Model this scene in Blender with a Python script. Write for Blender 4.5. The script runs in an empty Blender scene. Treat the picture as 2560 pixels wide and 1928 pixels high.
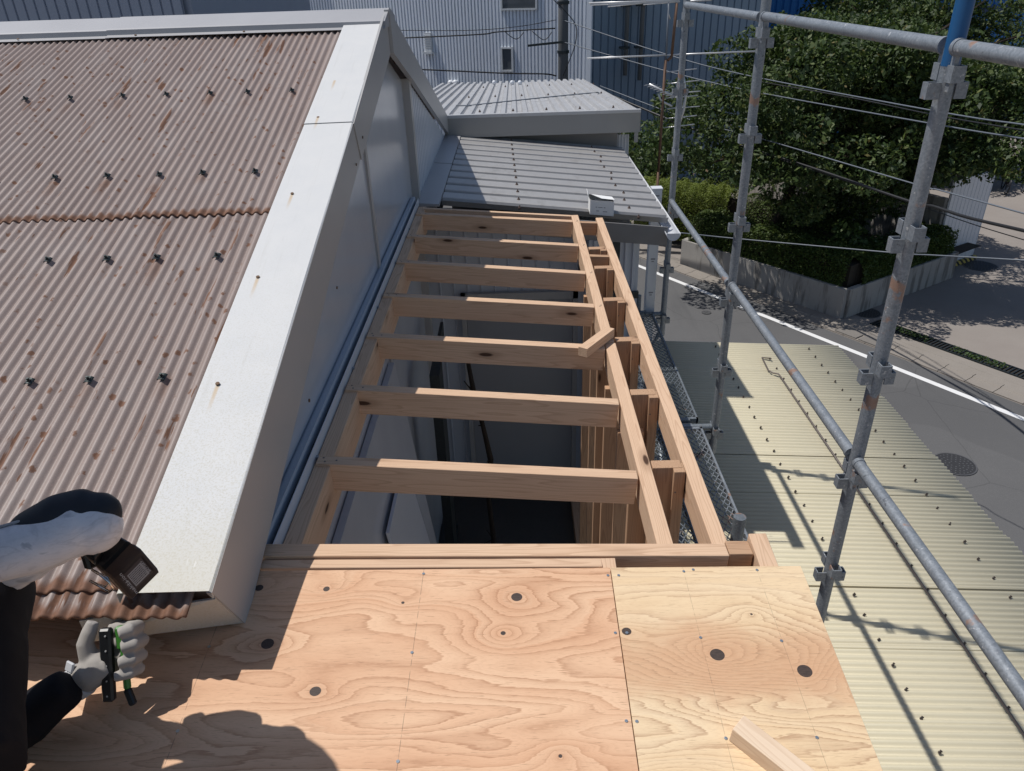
import bpy, bmesh, math, random
import numpy as np
from mathutils import Vector, Matrix, Euler
random.seed(7); rng = np.random.default_rng(7)
S = bpy.context.scene
COL = S.collection
# ------------------------------------------------------------------ camera
FPX = 1840.0; PW, PH = 2560.0, 1928.0
CAMP = Vector((0, 0, 8.0))
pit, rol, yaw = (math.radians(a) for a in (28.94, -1.981, 0.853))
cy, sy = math.cos(yaw), math.sin(yaw)
FW = Vector((-sy*math.cos(pit), cy*math.cos(pit), -math.sin(pit)))
r0 = Vector((cy, sy, 0)); u0 = r0.cross(FW)
CR = math.cos(rol)*r0 + math.sin(rol)*u0
CU = -math.sin(rol)*r0 + math.cos(rol)*u0
cam = bpy.data.cameras.new('camera'); camo = bpy.data.objects.new('camera', cam); COL.objects.link(camo)
M = Matrix((CR, CU, -FW)).transposed().to_4x4(); M.translation = CAMP
camo.matrix_world = M
cam.sensor_fit = 'HORIZONTAL'; cam.sensor_width = 36; cam.lens = FPX/PW*36
cam.clip_start = 0.05; cam.clip_end = 400
S.camera = camo
# ------------------------------------------------------------------ light
SUN = Vector((0.45, -0.11, -1.0)).normalized()          # direction the light travels
w = bpy.data.worlds.new('World'); S.world = w; w.use_nodes = True
wn = w.node_tree; wn.nodes.clear()
sky = wn.nodes.new('ShaderNodeTexSky'); sky.sky_type = 'NISHITA'; sky.sun_disc = False
sky.sun_elevation = math.asin(-SUN.z); sky.sun_rotation = math.atan2(-SUN.x, -SUN.y)
sky.air_density = 1.0; sky.dust_density = 1.0
bg = wn.nodes.new('ShaderNodeBackground'); bg.inputs['Strength'].default_value = 0.082
wo = wn.nodes.new('ShaderNodeOutputWorld')
wn.links.new(sky.outputs[0], bg.inputs[0]); wn.links.new(bg.outputs[0], wo.inputs[0])
sun = bpy.data.lights.new('sun', 'SUN'); sun.energy = 3.7; sun.angle = math.radians(0.53); sun.color = (1, .965, .91)
suno = bpy.data.objects.new('sun', sun); COL.objects.link(suno)
suno.rotation_euler = SUN.to_track_quat('-Z', 'Y').to_euler(); suno.location = (-6, 2, 20)
S.view_settings.view_transform = 'Standard'; S.view_settings.look = 'None'
S.view_settings.gamma = 1; S.view_settings.use_curve_mapping = False
S.view_settings.exposure = 0.0
# ------------------------------------------------------------------ object helpers
def wm(o):
    m = o.matrix_basis.copy()
    if o.parent: m = wm(o.parent) @ o.matrix_parent_inverse @ m
    return m
def adopt(o, parent):
    o.parent = parent; o.matrix_parent_inverse = wm(parent).inverted()
def tag(o, label=None, cat=None, group=None, kind=None):
    if label: o['label'] = label
    if cat: o['category'] = cat
    if group: o['group'] = group
    if kind: o['kind'] = kind
    return o
def thing(name, loc, label=None, cat=None, group=None, kind=None):
    o = bpy.data.objects.new(name, None); COL.objects.link(o); o.location = loc
    o.empty_display_size = .1
    return tag(o, label, cat, group, kind)
def link(name, me, mat=None, parent=None, matrix=None, smooth=False):
    o = bpy.data.objects.new(name, me); COL.objects.link(o)
    if mat and not me.materials: me.materials.append(mat)
    if smooth: me.polygons.foreach_set('use_smooth', [True]*len(me.polygons))
    if matrix is not None: o.matrix_basis = matrix
    if parent: adopt(o, parent)
    return o
def V(*a): return Vector(a)
class MB:
    def __init__(s): s.v = []; s.f = []
    def quad(s, a, b, c, d):
        n = len(s.v); s.v += [tuple(a), tuple(b), tuple(c), tuple(d)]; s.f.append((n, n+1, n+2, n+3)); return s
    def poly(s, pts):
        n = len(s.v); s.v += [tuple(p) for p in pts]; s.f.append(tuple(range(n, n+len(pts)))); return s
    def box(s, x0, x1, y0, y1, z0, z1, top=None):
        n = len(s.v)
        P = [(x0,y0,z0),(x1,y0,z0),(x1,y1,z0),(x0,y1,z0),(x0,y0,z1),(x1,y0,z1),(x1,y1,z1),(x0,y1,z1)]
        s.v += P
        s.f += [tuple(n+i for i in f) for f in ((0,3,2,1),(4,5,6,7),(0,1,5,4),(1,2,6,5),(2,3,7,6),(3,0,4,7))]
        return s
    def hexa(s, P):                                        # 8 points, bottom ring then top ring
        n = len(s.v); s.v += [tuple(p) for p in P]
        s.f += [tuple(n+i for i in f) for f in ((0,3,2,1),(4,5,6,7),(0,1,5,4),(1,2,6,5),(2,3,7,6),(3,0,4,7))]
        return s
    def slab(s, a, b, wdt, hgt, up=(0,0,1)):               # bar from a to b with rectangular section
        a, b = Vector(a), Vector(b); d = (b-a).normalized(); up = Vector(up)
        sd = d.cross(up).normalized()*wdt/2; uu = sd.cross(d).normalized()*hgt/2
        return s.hexa([a-sd-uu, a+sd-uu, b+sd-uu, b-sd-uu, a-sd+uu, a+sd+uu, b+sd+uu, b-sd+uu])
    def tube(s, pts, r, n=10, caps=True, ry=None):
        pts = [Vector(p) for p in pts]; rs = r if isinstance(r, (list, tuple)) else [r]*len(pts)
        t0 = (pts[1]-pts[0]).normalized(); ref = V(0,0,1) if abs(t0.z) < .9 else V(0,1,0)
        u = t0.cross(ref).normalized(); base = len(s.v)
        for i, p in enumerate(pts):
            t = (pts[min(i+1, len(pts)-1)]-pts[max(i-1, 0)]).normalized()
            u = (u - t*u.dot(t)).normalized(); w_ = t.cross(u)
            k = ry or 1
            for j in range(n):
                a = 2*math.pi*j/n
                s.v.append(tuple(p + u*math.cos(a)*rs[i] + w_*math.sin(a)*rs[i]*k))
        for i in range(len(pts)-1):
            for j in range(n):
                a = base+i*n+j; b = base+i*n+(j+1) % n
                s.f.append((a, b, b+n, a+n))
        if caps:
            s.f.append(tuple(base+j for j in range(n))[::-1]); e = base+(len(pts)-1)*n
            s.f.append(tuple(e+j for j in range(n)))
        return s
    def ball(s, c, r, sx=1, sy_=1, sz=1, n=10, m=7):
        b = len(s.v); c = Vector(c)
        for i in range(m+1):
            th = math.pi*i/m
            for j in range(n):
                ph = 2*math.pi*j/n
                s.v.append((c.x+r*sx*math.sin(th)*math.cos(ph), c.y+r*sy_*math.sin(th)*math.sin(ph), c.z+r*sz*math.cos(th)))
        for i in range(m):
            for j in range(n):
                a = b+i*n+j; d = b+i*n+(j+1) % n
                s.f.append((a, a+n, d+n, d))
        return s
    def mesh(s, name):
        me = bpy.data.meshes.new(name); me.from_pydata(s.v, [], s.f); me.validate(); me.update(); return me
    def build(s, name, mat, parent=None, smooth=False, bevel=0, solid=0, matrix=None):
        me = s.mesh(name)
        if bevel:
            bm = bmesh.new(); bm.from_mesh(me); bmesh.ops.remove_doubles(bm, verts=bm.verts, dist=1e-5)
            bmesh.ops.recalc_face_normals(bm, faces=bm.faces)
            bmesh.ops.bevel(bm, geom=list(bm.edges), offset=bevel, segments=1, affect='EDGES')
            bm.to_mesh(me); bm.free()
        o = link(name, me, mat, parent, matrix, smooth)
        if solid:
            md = o.modifiers.new('solid', 'SOLIDIFY'); md.thickness = solid; md.offset = -1
        if smooth == 'auto':
            for p in me.polygons: p.use_smooth = True
            me.set_sharp_from_angle(angle=math.radians(35))
        return o
def ribbed(P0, U, Vv, N, width, length, prof, pitch, rows=1, phase=0.0, jitter=0):
    """sheet whose profile prof=[(t,depth)] (t 0..1 of one pitch) repeats along U and runs along Vv"""
    P0, U, Vv, N = Vector(P0), Vector(U).normalized(), Vector(Vv).normalized(), Vector(N).normalized()
    fr = [j/rows for j in range(rows+1)] if isinstance(rows, int) else rows
    rows = len(fr)-1; us = []; k = -1
    while k*pitch < width+pitch:
        for t, d in prof:
            x = (k+t+phase)*pitch
            if -1e-6 <= x <= width+1e-6: us.append((x, d))
        k += 1
    m = MB(); n = len(us)
    for j in range(rows+1):
        for x, d in us:
            m.v.append(tuple(P0+U*x+Vv*(length*fr[j])+N*d))
    for j in range(rows):
        for i in range(n-1):
            a = j*n+i; m.f.append((a, a+1, a+1+n, a+n))
    return m
def sine(amp, n=10): return [(i/n, amp*math.sin(2*math.pi*i/n)) for i in range(n)]
def basis(P, X, Y, Z):
    m = Matrix((Vector(X).normalized(), Vector(Y).normalized(), Vector(Z).normalized())).transposed().to_4x4(); m.translation = Vector(P); return m
# ------------------------------------------------------------------ material helper
class NT:
    def __init__(s, name, rough=.6, metal=0, spec=.5):
        s.m = bpy.data.materials.new(name); s.m.use_nodes = True; s.t = s.m.node_tree; s.n = s.t.nodes
        s.b = s.n['Principled BSDF']; s.b.inputs['Roughness'].default_value = rough
        s.b.inputs['Metallic'].default_value = metal; s.b.inputs['Specular IOR Level'].default_value = spec
        s.tc = s.n.new('ShaderNodeTexCoord')
    def co(s): return s.tc.outputs['Object']
    def L(s, a, b):
        if hasattr(a, 'links') or isinstance(a, bpy.types.NodeSocket): s.t.links.new(a, b)
        else:
            if isinstance(a, (tuple, list)) and len(a) == 3 and b.type == 'RGBA': a = (*a, 1)
            b.default_value = a
    def map(s, vec, scale=(1,1,1), loc=(0,0,0), rot=(0,0,0)):
        n = s.n.new('ShaderNodeMapping'); s.L(vec, n.inputs[0])
        n.inputs['Location'].default_value = loc; n.inputs['Rotation'].default_value = rot; n.inputs['Scale'].default_value = scale
        return n.outputs[0]
    def noise(s, vec, scale=5, detail=3, rough=.55, dist=0):
        n = s.n.new('ShaderNodeTexNoise'); s.L(vec, n.inputs['Vector'])
        n.inputs['Scale'].default_value = scale; n.inputs['Detail'].default_value = detail
        n.inputs['Roughness'].default_value = rough; n.inputs['Distortion'].default_value = dist
        return n.outputs['Fac']
    def vor(s, vec, scale=5, rand=1, out='Distance', feature='F1'):
        n = s.n.new('ShaderNodeTexVoronoi'); n.feature = feature; s.L(vec, n.inputs['Vector']); n.inputs['Scale'].default_value = scale
        n.inputs['Randomness'].default_value = rand; return n.outputs[out]
    def math(s, op, a, b=0.0, c=None, clamp=False):
        n = s.n.new('ShaderNodeMath'); n.operation = op; n.use_clamp = clamp; s.L(a, n.inputs[0]); s.L(b, n.inputs[1])
        if c is not None: s.L(c, n.inputs[2])
        return n.outputs[0]
    def step(s, x, a, b):                                  # smooth 0..1 as x goes a..b
        n = s.n.new('ShaderNodeMapRange'); n.interpolation_type = 'SMOOTHSTEP'; s.L(x, n.inputs[0])
        n.inputs[1].default_value = a; n.inputs[2].default_value = b
        return n.outputs[0]
    def ramp(s, fac, stops, interp='LINEAR'):
        n = s.n.new('ShaderNodeValToRGB'); s.L(fac, n.inputs[0]); n.color_ramp.interpolation = interp; e = n.color_ramp.elements
        while len(e) < len(stops): e.new(.5)
        for i, (p, c) in enumerate(stops): e[i].position = p; e[i].color = (*c, 1) if len(c) == 3 else c
        return n.outputs[0]
    def mix(s, f, a, b, mode='MIX'):
        n = s.n.new('ShaderNodeMix'); n.data_type = 'RGBA'; n.blend_type = mode
        s.L(f, n.inputs[0]); s.L(a, n.inputs[6]); s.L(b, n.inputs[7]); return n.outputs[2]
    def sep(s, vec):
        n = s.n.new('ShaderNodeSeparateXYZ'); s.L(vec, n.inputs[0]); return n.outputs
    def comb(s, x, y, z):
        n = s.n.new('ShaderNodeCombineXYZ'); s.L(x, n.inputs[0]); s.L(y, n.inputs[1]); s.L(z, n.inputs[2]); return n.outputs[0]
    def rnd(s):
        n = s.n.new('ShaderNodeObjectInfo'); return n.outputs['Random']
    def off(s, vec, k=37.0):                               # shift by a random amount per object
        r = s.math('MULTIPLY', s.rnd(), k)
        n = s.n.new('ShaderNodeVectorMath'); n.operation = 'ADD'; s.L(vec, n.inputs[0]); s.L(s.comb(r, r, r), n.inputs[1]); return n.outputs[0]
    def bump(s, h, strength=.3, dist=.01):
        n = s.n.new('ShaderNodeBump'); n.inputs['Strength'].default_value = strength; n.inputs['Distance'].default_value = dist
        s.L(h, n.inputs['Height']); s.t.links.new(n.outputs[0], s.b.inputs['Normal'])
    def col(s, c): s.L(c, s.b.inputs['Base Color']); return s.m
    def rough(s, r): s.L(r, s.b.inputs['Roughness'])
def plain(name, c, rough=.6, metal=0, var=.12, scale=8, spec=.5, bump=0):
    k = NT(name, rough, metal, spec); f = k.noise(k.off(k.co()), scale, 5, .6)
    k.col(k.mix(f, tuple(x*(1-var) for x in c), tuple(min(1, x*(1+var)) for x in c)))
    if bump: k.bump(k.noise(k.co(), scale*8, 4), bump, .004)
    return k.m
def at(px, py, Y):                                         # world point of a photo pixel on the vertical plane y = Y
    d_ = FW+CR*((px-PW/2)/FPX)-CU*((py-PH/2)/FPX); return CAMP+d_*(Y/d_.y)
# ------------------------------------------------------------------ materials
def timber_mat(name, light, dark, red):
    k = NT(name, .68, 0, .3); c = k.off(k.co(), 61.0)
    warp = k.noise(k.map(c, (1.1, 5, 5)), 1.6, 2, .5)
    xyz = k.sep(c)
    v = k.math('ADD', k.math('MULTIPLY', warp, 7.0), k.math('MULTIPLY', k.noise(k.map(c, (.22, 9, 9)), 2.2, 1), 16.0))
    v = k.math('ADD', v, k.math('MULTIPLY', k.noise(k.map(c, (6, 30, 30)), 3, 3), .35))
    fr = k.math('FRACT', v)
    ring = k.ramp(fr, [(0, (0,0,0)), (.55, (.25,)*3), (.86, (1,)*3), (.93, (.75,)*3), (1, (0,0,0))])
    base = k.mix(k.noise(k.map(c, (.8, 3, 3)), 3, 2), light, red)
    colr = k.mix(k.math('MULTIPLY', ring, .42), base, dark)
    fib = k.noise(k.map(c, (3, 160, 160)), 3, 3, .7)
    colr = k.mix(k.math('MULTIPLY', k.step(fib, .5, .8), .28), colr, dark)
    # knots
    kc = k.map(c, (2.6, 9, 9)); d = k.vor(kc, 1.0, 1)
    kn = k.math('SUBTRACT', 1.0, k.step(d, .055, .10)); halo = k.math('SUBTRACT', 1.0, k.step(d, .09, .26))
    colr = k.mix(k.math('MULTIPLY', halo, .45), colr, tuple(x*.75 for x in dark))
    colr = k.mix(kn, colr, (.075, .038, .022))
    k.bump(k.math('ADD', k.math('MULTIPLY', fib, .6), k.math('MULTIPLY', ring, -.25)), .25, .002)
    return k.col(colr)
TIM = timber_mat('sawn_softwood', (.70, .505, .35), (.38, .215, .125), (.66, .44, .29))
TIM2 = timber_mat('red_cedar_board', (.52, .34, .215), (.26, .14, .08), (.46, .28, .17))
TIMP = timber_mat('pale_offcut_wood', (.78, .62, .46), (.58, .40, .26), (.76, .58, .42))

def ply_mat(name, pale, mid, deep, knots, lines, seed, K=5.5, red=None):
    k = NT(name, .62, 0, .35); c = k.co(); xyz = k.sep(c)
    wob = k.noise(k.map(c, (9, 22, 1), (seed, 0, 0)), 1, 4, .6)
    rag = k.noise(k.map(c, (14, 210, 1), (seed, 0, 0)), 1, 3, .7)
    v = k.math('MULTIPLY', k.noise(k.map(c, (.85, 4.6, 1), (seed, seed*.7, 0)), 1.0, 2.6, .5, .25), 3.6)
    v = k.math('ADD', v, k.math('MULTIPLY', wob, .10)); v = k.math('ADD', v, k.math('MULTIPLY', rag, .085))
    v = k.math('ADD', v, k.math('MULTIPLY', xyz[1], 1.1))
    dark = None; halo = None
    for (kx, ky, r, A) in knots:
        dx = k.math('MULTIPLY', k.math('SUBTRACT', xyz[0], kx), .62); dy = k.math('SUBTRACT', xyz[1], ky)
        d = k.math('SQRT', k.math('ADD', k.math('MULTIPLY', dx, dx), k.math('MULTIPLY', dy, dy)))
        e = k.math('EXPONENT', k.math('MULTIPLY', d, -1/(.036+1.3*abs(r))))
        v = k.math('ADD', v, k.math('MULTIPLY', e, A))
        h = k.math('MULTIPLY', e, min(1.0, r*55)); halo = h if halo is None else k.math('MAXIMUM', halo, h)
        d2 = k.math('SQRT', k.math('ADD', k.math('POWER', k.math('SUBTRACT', xyz[0], kx), 2.0), k.math('MULTIPLY', k.math('MULTIPLY', dy, dy), 1.25)))
        mk = k.math('LESS_THAN', k.math('ADD', d2, k.math('MULTIPLY', wob, r*.28)), r*1.12)
        dark = mk if dark is None else k.math('MAXIMUM', dark, mk)
    q = k.math('MULTIPLY', v, K); fr = k.math('FRACT', q)
    g = k.ramp(fr, [(0, (0,)*3), (.45, (.08,)*3), (.80, (.42,)*3), (.93, (1,)*3), (.965, (.7,)*3), (1, (0,)*3)])
    broad = k.noise(k.map(c, (1.6, 5, 1), (seed*2, 3, 0)), 1.3, 3)
    slow = k.ramp(k.math('FRACT', k.math('MULTIPLY', q, .31)), [(0, (.1,)*3), (.75, (.9,)*3), (.86, (.95,)*3), (.9, (.1,)*3), (1, (.1,)*3)])
    base = k.mix(k.math('ADD', k.math('MULTIPLY', k.step(broad, .36, .64), .45), k.math('MULTIPLY', slow, .5), clamp=True), pale, mid)
    gm = k.math('ADD', .36, k.math('MULTIPLY', k.step(k.noise(k.map(c, (2.2, 4, 1), (5, seed, 0)), 1.5, 3), .35, .62), .38))
    if red is not None:                                    # reddish heartwood band across the sheet
        yb = k.math('ADD', xyz[1], k.math('MULTIPLY', k.noise(k.map(c, (5, 8, 1)), 1, 4, .6), .24))
        m = k.math('MULTIPLY', k.step(yb, red[0]-.05, red[0]+.05), k.math('SUBTRACT', 1.0, k.step(yb, red[1]-.06, red[1]+.05)))
        base = k.mix(k.math('MULTIPLY', m, .72), base, deep)
    co_ = k.mix(k.math('MULTIPLY', g, gm), base, tuple(x*(.80 if red is None else .62) for x in deep))
    g2 = k.ramp(k.math('FRACT', k.math('MULTIPLY', q, 4.0)), [(0, (0,)*3), (.6, (.1,)*3), (.9, (1,)*3), (1, (0,)*3)])
    co_ = k.mix(k.math('MULTIPLY', g2, .13), co_, tuple(x*.75 for x in deep))
    co_ = k.mix(k.math('MULTIPLY', halo, .5), co_, deep)
    pore = k.noise(k.map(c, (28, 620, 1)), 1, 2, .7)
    co_ = k.mix(k.math('MULTIPLY', k.step(pore, .60, .72), .55), co_, tuple(x*.45 for x in deep))
    fine = k.noise(k.map(c, (60, 900, 1)), 1, 2, .6)
    co_ = k.mix(k.math('MULTIPLY', k.step(fine, .45, .8), .22), co_, tuple(x*1.0 for x in pale))
    stripe = k.noise(k.map(c, (120, 900, 1)), 1, 1)
    co_ = k.mix(dark, co_, k.mix(stripe, (.018, .015, .015), (.11, .075, .06)))
    for (x0, y0, x1, y1) in lines:                         # marking-out pencil lines
        t = k.math('ADD', x0, k.math('MULTIPLY', k.math('SUBTRACT', xyz[1], y0), (x1-x0)/(y1-y0)))
        dd = k.math('ABSOLUTE', k.math('SUBTRACT', xyz[0], t))
        brk = k.step(k.noise(k.map(c, (3, 60, 1)), 1, 2), .36, .52)
        ln = k.math('MULTIPLY', k.math('LESS_THAN', dd, .0007), brk)
        co_ = k.mix(k.math('MULTIPLY', ln, .5 if red is None else .3), co_, (.04, .03, .03))
    k.bump(k.math('ADD', k.math('MULTIPLY', pore, .5), k.math('MULTIPLY', g, .4)), .18, .0015)
    return k.col(co_)
KN_A = [(-.025, 1.281, .013, .75), (-.453, 1.048, .012, .8), (-.584, 1.162, .015, .9), (-.481, 1.309, .008, .6), (-.057, 1.184, .006, .85),
        (-.644, 1.314, .010, .6), (.056, .909, .004, .7), (-.293, 1.268, .004, .5), (-.93, 1.21, .010, .8), (-.20, .80, .010, .7)]
KN_B = [(.413, 1.126, .0165, .8), (.591, 1.085, .0165, .85), (.222, 1.186, .011, .6), (.515, 1.228, .003, .55), (.27, .84, .006, .5)]
PLYA = ply_mat('plywood_pink', (.78, .52, .335), (.68, .395, .235), (.47, .22, .11), KN_A,
               [(-.252, 1.37, -.262, .85), (-.713, 1.16, -.716, .8)], 3.1, 6.6)
PLYB = ply_mat('plywood_yellow', (.80, .625, .41), (.76, .56, .34), (.58, .32, .18), KN_B,
               [(.383, 1.37, .388, .85), (.562, 1.37, .569, .85)], 11.7, 9.0, red=(1.155, 1.31))

# weathered fibre-cement / coated corrugated sheet, local frame: x across, y up the slope from the lower edge
def brown_mat():
    k = NT('weathered_brown_sheet', .55, 0, .4); c = k.co(); xyz = k.sep(c)
    grain = k.noise(k.off(c), 240, 3, .7); big = k.noise(k.off(k.map(c, (1, .35, 1))), 6, 4)
    base = k.mix(big, (.210, .162, .145), (.305, .243, .218))
    base = k.mix(k.math('MULTIPLY', k.step(grain, .50, .72), .5), base, (.42, .30, .265))
    # paler on the rib tops than in the valleys
    base = k.mix(k.math('MULTIPLY', k.step(xyz[2], -.004, .005), .42), base, (.40, .325, .295))
    ro = k.off(c, 19.0)
    # small rust pits
    d = k.vor(k.map(ro, (30.6, 19, 0)), 1.0, .8); msk = k.step(k.noise(ro, 4, 3), .36, .52)
    pit_ = k.math('MULTIPLY', k.math('SUBTRACT', 1.0, k.step(k.math('ADD', k.math('ADD', d, k.math('MULTIPLY', k.noise(ro, 70, 3, .7), .55)), k.math('MULTIPLY', k.noise(ro, 13, 2), .45)), .62, .74)), msk)
    # long rust runs in the valleys, gathered in some areas of the sheet
    st = k.noise(k.map(ro, (24, 2.2, 0)), 1.0, 4, .62); area = k.noise(ro, 2.1, 2)
    run = k.step(k.math('ADD', st, k.math('MULTIPLY', k.step(area, .42, .60), .07)), .665, .70)
    st2 = k.noise(k.map(ro, (60, 7, 0)), 1.0, 3, .6); run = k.math('MAXIMUM', run, k.math('MULTIPLY', k.step(st2, .66, .70), k.step(area, .48, .58)))
    dust = k.noise(k.map(ro, (3, 1.2, 0)), 2.0, 5, .65); base = k.mix(k.math('MULTIPLY', k.step(dust, .45, .75), .35), base, (.40, .36, .34))
    # rust band along the lower edge
    eb = k.math('SUBTRACT', xyz[1], k.math('MULTIPLY', k.noise(k.map(ro, (28, 10, 0)), 1, 3), .075))
    edge = k.math('SUBTRACT', 1.0, k.step(eb, -.022, .006))
    # rust washed down from the fixings: stronger under some than others
    gp_ = k.n.new('ShaderNodeNewGeometry'); W_ = k.sep(gp_.outputs['Position']); near = None
    for xi in (-.971, -1.168, -1.331, -1.529, -1.724, -1.952, -2.149, -2.345, -2.541):
        e_ = k.math('ABSOLUTE', k.math('SUBTRACT', W_[0], xi)); near = e_ if near is None else k.math('MINIMUM', near, e_)
    ty = None
    for yi in (3.455, 2.789, 2.289, 1.757):
        dy = k.math('SUBTRACT', yi, W_[1])
        t_ = k.math('MULTIPLY', k.step(dy, -.035, .0), k.math('SUBTRACT', 1.0, k.step(dy, .03, .16))); ty = t_ if ty is None else k.math('MAXIMUM', ty, t_)
    wn_ = k.noise(gp_.outputs['Position'], 23, 3, .6)
    nx = k.math('SUBTRACT', 1.0, k.step(k.math('SUBTRACT', near, k.math('MULTIPLY', wn_, .030)), -.002, .008))
    wash = k.math('MULTIPLY', k.math('MULTIPLY', nx, ty), k.step(k.noise(gp_.outputs['Position'], 4.3, 2), .42, .62))
    r = k.math('MAXIMUM', k.math('MAXIMUM', k.math('MAXIMUM', pit_, run), k.math('MULTIPLY', wash, .75)), edge, clamp=True)
    rc = k.mix(k.noise(c, 90, 3), (.095, .038, .018), (.22, .095, .045))
    k.rough(k.math('ADD', .5, k.math('MULTIPLY', r, .3)))
    k.bump(k.math('ADD', grain, k.math('MULTIPLY', r, .5)), .35, .0012)
    return k.col(k.mix(k.math('MULTIPLY', r, .85), base, rc))
BROWN = brown_mat()

def flashing_mat(name, c1, c2, rough=.38, metal=.0, rust=True, speck=.35):
    k = NT(name, rough, metal, .5); c = k.co(); n1 = k.noise(c, 3.0, 4); n2 = k.noise(c, 190, 3, .7)
    b = k.mix(n1, c1, c2)
    b = k.mix(k.math('MULTIPLY', k.step(n2, .50, .75), speck), b, tuple(x*.78 for x in c1))
    if rust:
        y = k.noise(k.map(c, (1, 1, 1)), 2.0, 5); b = k.mix(k.math('MULTIPLY', k.step(y, .56, .78), .25), b, (.62, .55, .40))
    k.bump(k.noise(c, 130, 3), .12, .001)
    return k.col(b)
def verge_mat():
    # the verge cap: dirt and lichen gather towards its lower end, rust runs under its nails
    k = NT('worn_white_flashing', .62, 0, .35); c = k.co(); xyz = k.sep(c)
    n2 = k.noise(c, 210, 3, .75); n1 = k.noise(c, 9, 5, .6)
    b = k.mix(n1, (.56, .57, .58), (.65, .645, .635))
    low = k.math('SUBTRACT', 1.0, k.step(xyz[1], 1.1, 2.6))
    b = k.mix(k.math('MULTIPLY', k.math('MULTIPLY', k.step(n2, .46, .64), low), .55), b, (.46, .43, .34))
    b = k.mix(k.math('MULTIPLY', k.step(n2, .56, .75), .35), b, (.50, .50, .50))
    ld = k.math('SUBTRACT', 1.0, k.step(k.math('ADD', xyz[1], k.math('MULTIPLY', n1, .12)), 1.17, 1.42))
    b = k.mix(k.math('MULTIPLY', ld, .40), b, (.55, .50, .36))
    wst = k.noise(k.map(c, (55, 2.5, 1)), 1, 4, .65); b = k.mix(k.math('MULTIPLY', k.step(wst, .56, .72), .22), b, (.44, .43, .40))
    for (nx, ny) in VN:
        dx = k.math('ABSOLUTE', k.math('SUBTRACT', xyz[0], nx)); dy = k.math('SUBTRACT', ny, xyz[1])
        tail = k.math('MULTIPLY', k.math('MULTIPLY', k.step(dy, -.004, .002), k.math('SUBTRACT', 1.0, k.step(dy, .01, .11))), k.math('SUBTRACT', 1.0, k.step(dx, .002, .008)))
        b = k.mix(k.math('MULTIPLY', tail, .6), b, (.50, .33, .14))
    scr = k.noise(k.map(c, (160, 14, 1), rot=(0, 0, .5)), 1, 2, .7)
    b = k.mix(k.math('MULTIPLY', k.math('MULTIPLY', k.step(scr, .66, .72), ld), .8), b, (.80, .79, .77))
    k.bump(n2, .18, .0012)
    return k.col(b)
VN = [(-.786, 3.49), (-.80, 3.16), (-.79, 2.60), (-.80, 2.14), (-.80, 1.70)]
VERGE = verge_mat()
FASC = flashing_mat('coated_steel_fascia', (.40, .39, .38), (.46, .45, .435), .38, 0, False, .08)
CAPM = flashing_mat('grey_ridge_metal', (.38, .375, .385), (.46, .455, .46), .42, .15, False, .2)
CLAD = flashing_mat('glossy_pale_panel', (.43, .46, .51), (.54, .57, .62), .18, 0, False, .05)
SIDE = flashing_mat('white_ribbed_siding', (.50, .54, .60), (.58, .62, .68), .3, 0, False, .1)
DARKM = plain('dark_steel', (.045, .055, .06), .45, .6, .3, 60)
BLACK = plain('gap_shade_black', (.006, .006, .007), .9)  # near-black that stands for the shade inside gaps of the roofs
def galv_mat(name, a, b, metal=.3):
    k = NT(name, .46, metal, .5); c = k.off(k.co()); d = k.vor(c, 170, 1, 'Color'); n = k.noise(c, 14, 5, .65)
    x = k.mix(n, a, b)
    x = k.mix(.22, x, k.sep(d)[0], 'SOFT_LIGHT')
    x = k.mix(k.math('MULTIPLY', k.step(k.noise(c, 45, 4, .7), .635, .67), .75), x, (.60, .60, .60))     # paint and mortar flecks
    rs = k.noise(k.map(c, (1, 1, 1), (9, 4, 2)), 7, 4, .6)
    x = k.mix(k.math('MULTIPLY', k.step(rs, .62, .68), .7), x, (.36, .19, .11))
    dk = k.noise(k.map(c, (1, 1, 1), (3, 8, 5)), 22, 3); x = k.mix(k.math('MULTIPLY', k.step(dk, .69, .72), .6), x, (.06, .065, .075))
    k.rough(k.math('ADD', .36, k.math('MULTIPLY', n, .22))); k.bump(k.noise(c, 160, 3), .2, .001)
    return k.col(x)
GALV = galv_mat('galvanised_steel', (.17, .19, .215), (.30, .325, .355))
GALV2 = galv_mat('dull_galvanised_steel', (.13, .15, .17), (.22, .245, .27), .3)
GUTM = flashing_mat('blue_grey_gutter_steel', (.36, .41, .48), (.46, .51, .58), .4, .1, False, .25)
PVC = plain('white_plastic', (.66, .68, .72), .35, 0, .05)
BLUEP = None
def blue_mat():
    k = NT('blue_paint_on_steel', .42, .0, .5); c = k.co(); f = k.step(k.noise(c, 60, 4, .7), .70, .73)
    return k.col(k.mix(f, k.mix(k.noise(c, 9, 3), (.006, .065, .19), (.008, .10, .26)), (.40, .45, .50)))
BLUEP = blue_mat()
def roofmetal(name, a, b, dirt, rust=.0):
    k = NT(name, .4, .25, .5); c = k.off(k.co()); x = k.mix(k.noise(k.map(c, (1.5, 1, 1)), 2.5, 5, .6), a, b)
    x = k.mix(k.math('MULTIPLY', k.step(k.noise(k.map(c, (2, 1, 1)), 5, 5, .65), .5, .75), .5), x, dirt)
    k.bump(k.noise(c, 60, 3), .12, .002); return k.col(x)
LOWR = roofmetal('old_grey_roof_metal', (.36, .35, .345), (.44, .43, .42), (.28, .265, .25))
UPPR = roofmetal('pale_grey_roof_metal', (.46, .46, .465), (.56, .56, .565), (.33, .30, .27))
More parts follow.
